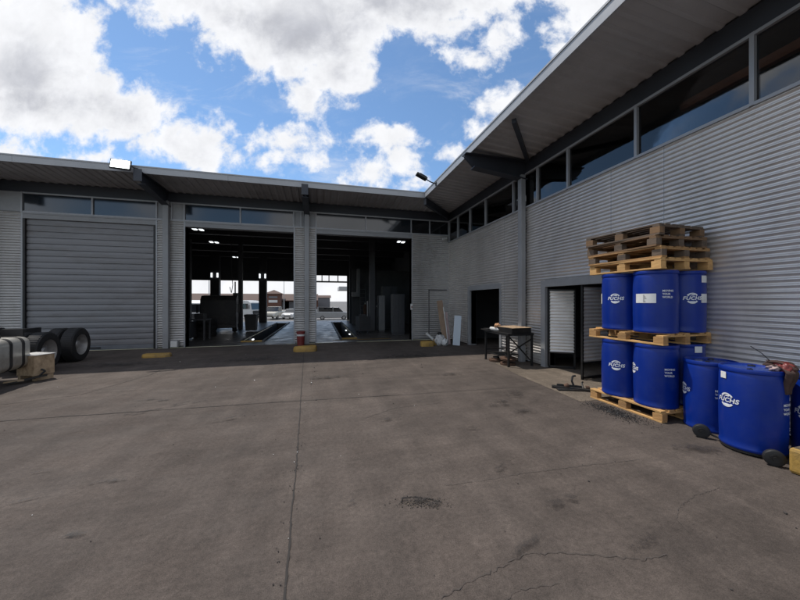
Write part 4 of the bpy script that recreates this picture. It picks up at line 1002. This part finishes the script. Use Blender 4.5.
g = MB(); g.tube([(.1, .05, .1), (.18, .12, .2), (.12, .12, .24)], .018); g.build('hook', blackm, o)

# ------------------------------------------------------------------ inside the left bay
def cab_truck(loc, rz, label, paint, name='parked_truck', group=None, load=None, carglass=carglass, headl=headl):
    t = thing(name, label, 'truck', loc, rz, group)
    pf = [(-1.9, .55), (-1.95, 1.3), (-1.75, 2.45), (-1.35, 2.75), (-.1, 2.8), (-.1, .55)]
    g = MB(); g.prism(pf, 'x', -1.15, 1.15); c_ = g.build('cab', paint, t, bevel=.05)
    g = MB(); g.add([(-1.0,-1.93,1.42),(1.0,-1.93,1.42),(1.0,-1.77,2.35),(-1.0,-1.77,2.35),(-1.0,-1.97,1.42),(1.0,-1.97,1.42),(1.0,-1.80,2.35),(-1.0,-1.80,2.35)], [(0,1,2,3),(4,5,6,7),(0,1,5,4),(1,2,6,5),(2,3,7,6),(3,0,4,7)]); g.build('windscreen', carglass, c_)
    g = MB(); g.box(-.8, .8, -1.985, -1.93, .75, 1.25); g.build('grille', chassism, c_)
    for sx in (-1, 1):
        g = MB(); g.box(sx*.95-.14, sx*.95+.14, -1.99, -1.93, .65, .85); g.build('headlight', headl, c_)
        g = MB(); g.box(sx*1.16-.01, sx*1.16+.01, -1.4, -.5, 1.5, 2.3); g.build('side_window', carglass, c_)
        g = MB(); g.box(sx*1.32-.07, sx*1.32+.07, -1.75, -1.7, 1.5, 2.1); g.tube([(sx*1.15, -1.72, 2.1), (sx*1.32, -1.72, 2.05)], .02); g.build('mirror', chassism, c_)
    g = MB(); g.box(-1.18, 1.18, -2.02, -1.8, .38, .62); g.build('bumper', paint, t, bevel=.03)
    g = MB(); g.box(-.45, .45, -.1, 4.6, .75, 1.0); g.build('chassis', chassism, t)
    if load: g = MB(); g.box(-1.2, 1.2, .1, 4.8, 1.02, 2.9); g.build('cargo_body', load, t, bevel=.03)
    for y in (-1.1, 2.6, 3.8):
        for sx in (-1, 1):
            Mx = Matrix.Translation((sx*1.0, y, .5)) @ Matrix.Rotation(sx*PI/2, 4, 'Y')
            g = MB(); g.lathe([(.0, -.13), (.47, -.14), (.5, 0), (.47, .14), (.0, .13)], 24, 0, Mx, False); wh = g.build('wheel', rubber, t, smooth=True)
            g = MB(); g.lathe([(.0, .15), (.27, .15), (.27, .13), (0, .13)], 18, 0, Mx, False); g.build('rim', rimm, wh)
    return t
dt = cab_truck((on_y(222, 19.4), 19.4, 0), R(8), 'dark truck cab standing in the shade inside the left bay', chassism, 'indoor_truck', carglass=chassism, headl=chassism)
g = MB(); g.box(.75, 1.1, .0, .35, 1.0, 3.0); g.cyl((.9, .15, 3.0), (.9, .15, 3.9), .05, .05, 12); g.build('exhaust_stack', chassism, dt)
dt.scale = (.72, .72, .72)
bn = thing('waste_bin', 'dark square bin standing between the columns in the left bay', 'bin', (on_y(251.5, 19.), 19., 0))
g = MB(); loft(g, [[(x*s_, y*s_, z) for x, y in ((-.3,-.3),(.3,-.3),(.3,.3),(-.3,.3))] for s_, z in ((.85, .05), (1, .85), (1.05, .86), (1.05, .9))]); g.build('bin_body', chassism, bn); g = MB(); g.box(-.33, .33, -.33, .33, .9, .95); g.build('lid', chassism, bn, bevel=.02)
wb = thing('workbench', 'cluttered dark workbench at the left inside the left bay', 'workbench', (on_y(196, 15.4), 15.4, 0))
g = MB(); g.box(-.9, .5, -.4, .4, .86, .92); g.build('bench_top', steelin, wb)
for sx in (-.85, .4):
    for sy in (-.35, .35): g = MB(); g.box(sx, sx+.06, sy-.03, sy+.03, 0, .86); g.build('leg', steelin, wb)
g = MB(); g.box(-.8, -.1, -.36, .36, .1, .8); g.build('cupboard', steelin, wb); g = MB(); g.box(.0, .35, -.2, .2, .92, 1.15); g.cyl((-.4, 0, .92), (-.4, 0, 1.2), .12, .12, 16); g.build('clutter', chassism, wb)
# low wheel stand and jack
jk = thing('wheel_stack', 'stack of dark tyres at the left side of the left bay', 'tyres', (on_y(205, 16.6), 16.6, 0))
for k in range(3):
    g = MB(); M_ = Matrix.Translation((.03*(k % 2), 0, .14+.28*k)); g.lathe([(.28, -.13), (.45, -.13), (.5, 0), (.45, .13), (.28, .13)], 30, 0, M_, False); g.build('tyre', rubber, jk, smooth=True)
# inside the right bay
def cabinet(px, Y, w_, h_, d_, m_, label, name='steel_cabinet'):
    t = thing(name, label, 'cabinet', (on_y(px, Y), Y, 0), 0, 'grey steel cabinets inside the right bay')
    g = MB(); g.box(-w_/2, w_/2, 0, d_, .08, h_); g.build('carcass', m_, t, bevel=.01)
    g = MB(); g.box(-w_/2+.03, -.008, -.02, 0, .12, h_-.04); g.build('door', m_, t, bevel=.004); g = MB(); g.box(.008, w_/2-.03, -.02, 0, .12, h_-.04); g.build('door', m_, t, bevel=.004)
    g = MB(); g.box(-w_/2+.02, w_/2-.02, .03, d_-.03, 0, .08); g.build('plinth', steelin, t)
midg = mat('cabinet_grey', (.16, .16, .165), .45, .1, .15, 3.)
darkg = mat('cabinet_dark', (.06, .06, .065), .5, .1, .15, 3.)
cabinet(399, 15.2, .62, 2.05, .5, darkg, 'tall dark cabinet nearest the right jamb of the right bay')
cabinet(382, 16.8, .34, 2.0, .5, midg, 'slim pale grey cabinet in the middle of the right bay')
cabinet(371, 18.2, .36, 1.7, .5, darkg, 'slim dark cabinet left of the pale one in the right bay')
cabinet(390, 18.6, .9, 2.6, .6, darkg, 'wide tall dark cabinet behind the others in the right bay')
g = MB(); pt = thing('partition_wall', 'dark partition wall closing the right bay behind the cabinets', 'wall', (4.2, 22.0, 0)); g.box(-2.0, 2.2, 0, .15, 0, 3.9); g.build('panel', interior, pt); g = MB(); g.box(-1.2, -.3, -.02, 0, .0, 2.1); g.build('doorway', steelin, pt)
du = thing('air_duct', 'pale grey bent duct hanging by the partition in the right bay', 'duct', (on_y(358, 21.2), 21.2, 2.0)); g = MB(); g.box(-.08, .12, -.1, .1, .3, 1.9); g.box(-.42, .12, -.1, .1, .0, .3); g.build('duct_run', midg, du)
for k, (px, Y, h_) in enumerate(((365, 19.5, 1.5), (376.5, 17.6, 1.35))):
    t = thing('gas_cylinder', ('rust red' if k == 0 else 'dark')+' gas cylinder standing among the cabinets', 'gas cylinder', (on_y(px, Y), Y, 0)); g = MB(); g.lathe([(0, 0), (.11, 0), (.115, .05), (.115, h_-.2), (.08, h_-.06), (.03, h_), (0, h_)], 20, cap=False); g.build('bottle', rust if k == 0 else chassism, t, smooth=True); g = MB(); g.cyl((0, 0, h_), (0, 0, h_+.1), .025); g.build('valve', rimm, t)

ld = thing('ladder', 'dark aluminium ladder leaning on the partition in the right bay', 'ladder', (2.9, 21.6, 0))
for sx in (-.2, .2): g = MB(); strut(g, (sx, -.5, 0), (sx, .3, 2.9), .02, .03); g.build('rail', midg, ld)
for k in range(9): t_ = (k+.7)/10; g = MB(); g.box(-.18, .18, -.5+.8*t_-.015, -.5+.8*t_+.015, 2.9*t_-.015, 2.9*t_+.015); g.build('rung', midg, ld)
hs_ = thing('hose', 'black air hose hanging from the roof inside the left bay', 'hose', (on_y(231, 17.), 17., 2.0)); g = MB(); g.tube([(0, 0, 3.2), (.02, 0, 1.2), (.08, 0, .5), (.02, 0, .1), (-.06, 0, .4)], .015); g.build('tube', blackm, hs_)
tt = thing('tool_trolley', 'dark tool trolley standing beside the right pit', 'trolley', (on_y(363, 16.2), 16.2, 0), R(20))
g = MB(); g.box(-.33, .33, -.22, .22, .14, .9); g.build('cabinet', darkg, tt, bevel=.01)
for k in range(5): g = MB(); g.box(-.3, .3, -.235, -.221, .18+k*.14, .3+k*.14); g.build('drawer', darkg, tt)
for sx in (-.27, .27):
    for sy in (-.17, .17): g = MB(); g.cyl((sx-.015, sy, .065), (sx+.015, sy, .065), .06, .06, 14); g.build('castor', rubber, tt)
g = MB(); g.box(-.2, .1, -.15, .1, .905, 1.0); g.build('tray', steelin, tt)
# ------------------------------------------------------------------ beyond the hall
def car(loc, rz, label, paint, prof, roofs, wl=1.7, name='parked_car', cat='car', wheels=(-1.3, 1.3)):
    t = thing(name, label, cat, loc, rz, 'vehicles parked beyond the hall')
    g = MB(); g.prism(prof, 'x', -wl/2, wl/2); b_ = g.build('body', paint, t, bevel=.08)
    g = MB(); g.prism(roofs, 'x', -wl/2+.12, wl/2-.12); gh = g.build('glasshouse', carglass, b_, bevel=.04)
    zt = max(z for _, z in roofs); ys = [y for y, z in roofs if z > zt-.06]
    g = MB(); g.box(-wl/2+.14, wl/2-.14, min(ys), max(ys), zt-.0, zt+.06); g.build('roof_panel', paint, b_, bevel=.02)
    g = MB()
    for sx in (-1, 1):
        for (y, q) in ((min(ys)+.02, 1), (0, 0), (max(ys)-.08, 0)): g.box(sx*(wl/2-.115)-.012, sx*(wl/2-.115)+.012, y, y+.07, prof[2][1]-.1, zt)
    g.build('pillar', paint, b_)
    y0 = min(y for y, z in prof)
    for sx in (-1, 1):
        g = MB(); g.box(sx*(wl/2-.25)-.16, sx*(wl/2-.25)+.16, y0-.015, y0+.1, .62, .78); g.build('headlight', headl, b_, bevel=.02)
    g = MB(); g.box(-.5, .5, y0-.012, y0+.05, .45, .58); g.build('grille', chassism, b_)
    for y in wheels:
        for sx in (-1, 1):
            Mx = Matrix.Translation((sx*(wl/2-.09), y, .32)) @ Matrix.Rotation(sx*PI/2, 4, 'Y')
            g = MB(); g.lathe([(.0, -.09), (.29, -.1), (.32, 0), (.29, .1), (.0, .09)], 22, 0, Mx, False); wh = g.build('wheel', rubber, t, smooth=True)
            g = MB(); g.lathe([(0, .102), (.19, .102), (.19, .08), (0, .08)], 16, 0, Mx, False); g.build('rim', rimm, wh)
    return t
van_p = [(-2.4, .3), (-2.45, .75), (-2.3, 1.0), (-1.4, 1.15), (2.3, 1.2), (2.4, .9), (2.4, .3)]
van_g = [(-1.5, 1.1), (-.75, 1.78), (2.1, 1.85), (2.3, 1.15)]
car_p = [(-2.1, .28), (-2.15, .6), (-2.0, .8), (-1.1, .95), (1.9, .98), (2.05, .7), (2.05, .28)]
car_g = [(-1.2, .9), (-.5, 1.38), (.9, 1.42), (1.7, .95)]
pu_p = [(-2.4, .4), (-2.45, .85), (-2.3, 1.08), (-1.2, 1.15), (2.4, 1.15), (2.45, .9), (2.45, .4)]
pu_g = [(-1.3, 1.1), (-.75, 1.78), (.5, 1.8), (.7, 1.12)]
Z0 = -1.0
Yv = 46.; car((on_y(333, Yv), Yv, Z0), R(90), 'silver van parked sideways beyond the right bay', silverp, van_p, van_g, 1.85, 'parked_van', 'van', (-1.5, 1.5))
car((on_y(275, 50.), 50., Z0), R(-12), 'cream pickup facing the hall beyond the left bay', creamp, pu_p, pu_g, 1.9, 'parked_pickup', 'pickup', (-1.5, 1.5))
car((on_y(292, 50.), 50., Z0), R(-14), 'small white car half hidden by the middle pier', whitep, car_p, car_g, 1.75)
t1 = cab_truck((on_y(193, 42.), 42., Z0), R(10), 'white truck parked beyond the far left of the left bay', whitep, group='white trucks beyond the hall', load=None)
t2 = copy_tree(t1); t2.location = (on_y(204, 46.), 46., Z0); t2.rotation_euler = (0, 0, R(20)); t2['label'] = 'second white truck parked beyond the hall left of the dark cab'
t3 = copy_tree(t1); t3.location = (on_y(246, 52.), 52., Z0); t3.rotation_euler = (0, 0, R(60)); t3['label'] = 'white truck seen between the slim and the wide column'
for px, Y, rz, lab in ((182, 50, 30, 'third white truck at the far left behind the first'), (212, 55, 0, 'white truck directly behind the wide left column')):
    t4 = copy_tree(t1); t4.location = (on_y(px, Y), Y, Z0); t4.rotation_euler = (0, 0, R(rz)); t4['label'] = lab
# brick building with tower
YQ = 110.; bb = thing('brick_shops', 'long low brick building with brown roof and small tower far behind the hall', 'building', (on_y(240, YQ), YQ, Z0))
bx0, bx1 = -110., on_y(318, YQ)
g = MB(); g.box(bx0, bx1, YQ, YQ+12, Z0, 2.0); g.build('wall', brick, bb, world=True)
g = MB(); g.prism([(YQ-2.5, 1.9), (YQ+6, 4.2), (YQ+14, 1.9)], 'x', bx0, bx1); g.build('roof', tile, bb, world=True)
for px in (190, 204, 222, 232, 248, 256, 284, 290):
    x = on_y(px, YQ); g = MB(); g.box(x-1.6, x+1.6, YQ-.08, YQ, Z0+.1, 1.5); g.build('shopfront', shopgrey, bb, world=True)
xt = on_y(274, YQ-3); g = MB(); g.box(xt-2.2, xt+2.2, YQ-5, YQ-.6, Z0, 4.0); tw_ = g.build('tower', brick, bb, world=True)
g = MB(); q = Vector(bb.location); z = 4.0
g.add([(xt-2.8,YQ-5.6,z),(xt+2.8,YQ-5.6,z),(xt+2.8,YQ,z),(xt-2.8,YQ,z),(xt,YQ-2.8,5.3)], [(0,1,2,3),(0,1,4),(1,2,4),(2,3,4),(3,0,4)]); g.v = [tuple(Vector(p)-q) for p in g.v]; g.build('tower_roof', tile, tw_)
g = MB(); g.box(xt-1.3, xt+1.3, YQ-5.1, YQ-5.0, 1.2, 2.0); g.v = [tuple(Vector(p)-q) for p in g.v]; g.build('sign_board', whitep, tw_)
g = MB(); g.box(xt-1.3, xt+1.3, YQ-5.1, YQ-5.0, 2.6, 3.2); g.v = [tuple(Vector(p)-q) for p in g.v]; g.build('window', shopgrey, tw_)
for px, w_, h_ in ((319, 7, 2.6),):
    x = on_y(px, 125); o = thing('far_shed', 'grey shed far beyond the right bay', 'building', (x, 125, Z0)); g = MB(); g.box(-w_, w_*.6, 0, 8, 0, h_+1.4); g.build('wall', shopgrey, o); g = MB(); g.prism([(-.5, h_+1.4), (4, h_+2.4), (8.5, h_+1.4)], 'x', -w_-.4, w_*.6+.4); g.build('roof', tile, o)
cp = thing('fuel_canopy', 'pale flat canopy roof far beyond the right bay', 'canopy', (on_y(346.5, 70), 70, Z0)); g = MB(); g.box(-1.8, 6, -3, 3, 5.0, 5.8); g.build('roof', silverp, cp, bevel=.05)
for x, y in ((.5, -2), (5, -2), (.5, 2), (5, 2)): g = MB(); g.cyl((x, y, 0), (x, y, 5.0), .15, .15, 12); g.build('column', silverp, cp)
for px, Y in ((209, 60), (284, 75)):
    o = thing('street_lamp', 'slim grey lamp post beyond the hall '+('left of the wide left column' if px < 250 else 'right of the tower'), 'street lamp', (on_y(px, Y), Y, Z0)); g = MB(); g.cyl((0, 0, 0), (0, 0, 8), .08, .05, 10); g.build('mast', silverp, o); g = MB(); g.box(-.7, 0, -.08, .08, 7.95, 8.05); g.build('lamp_head', silverp, o)
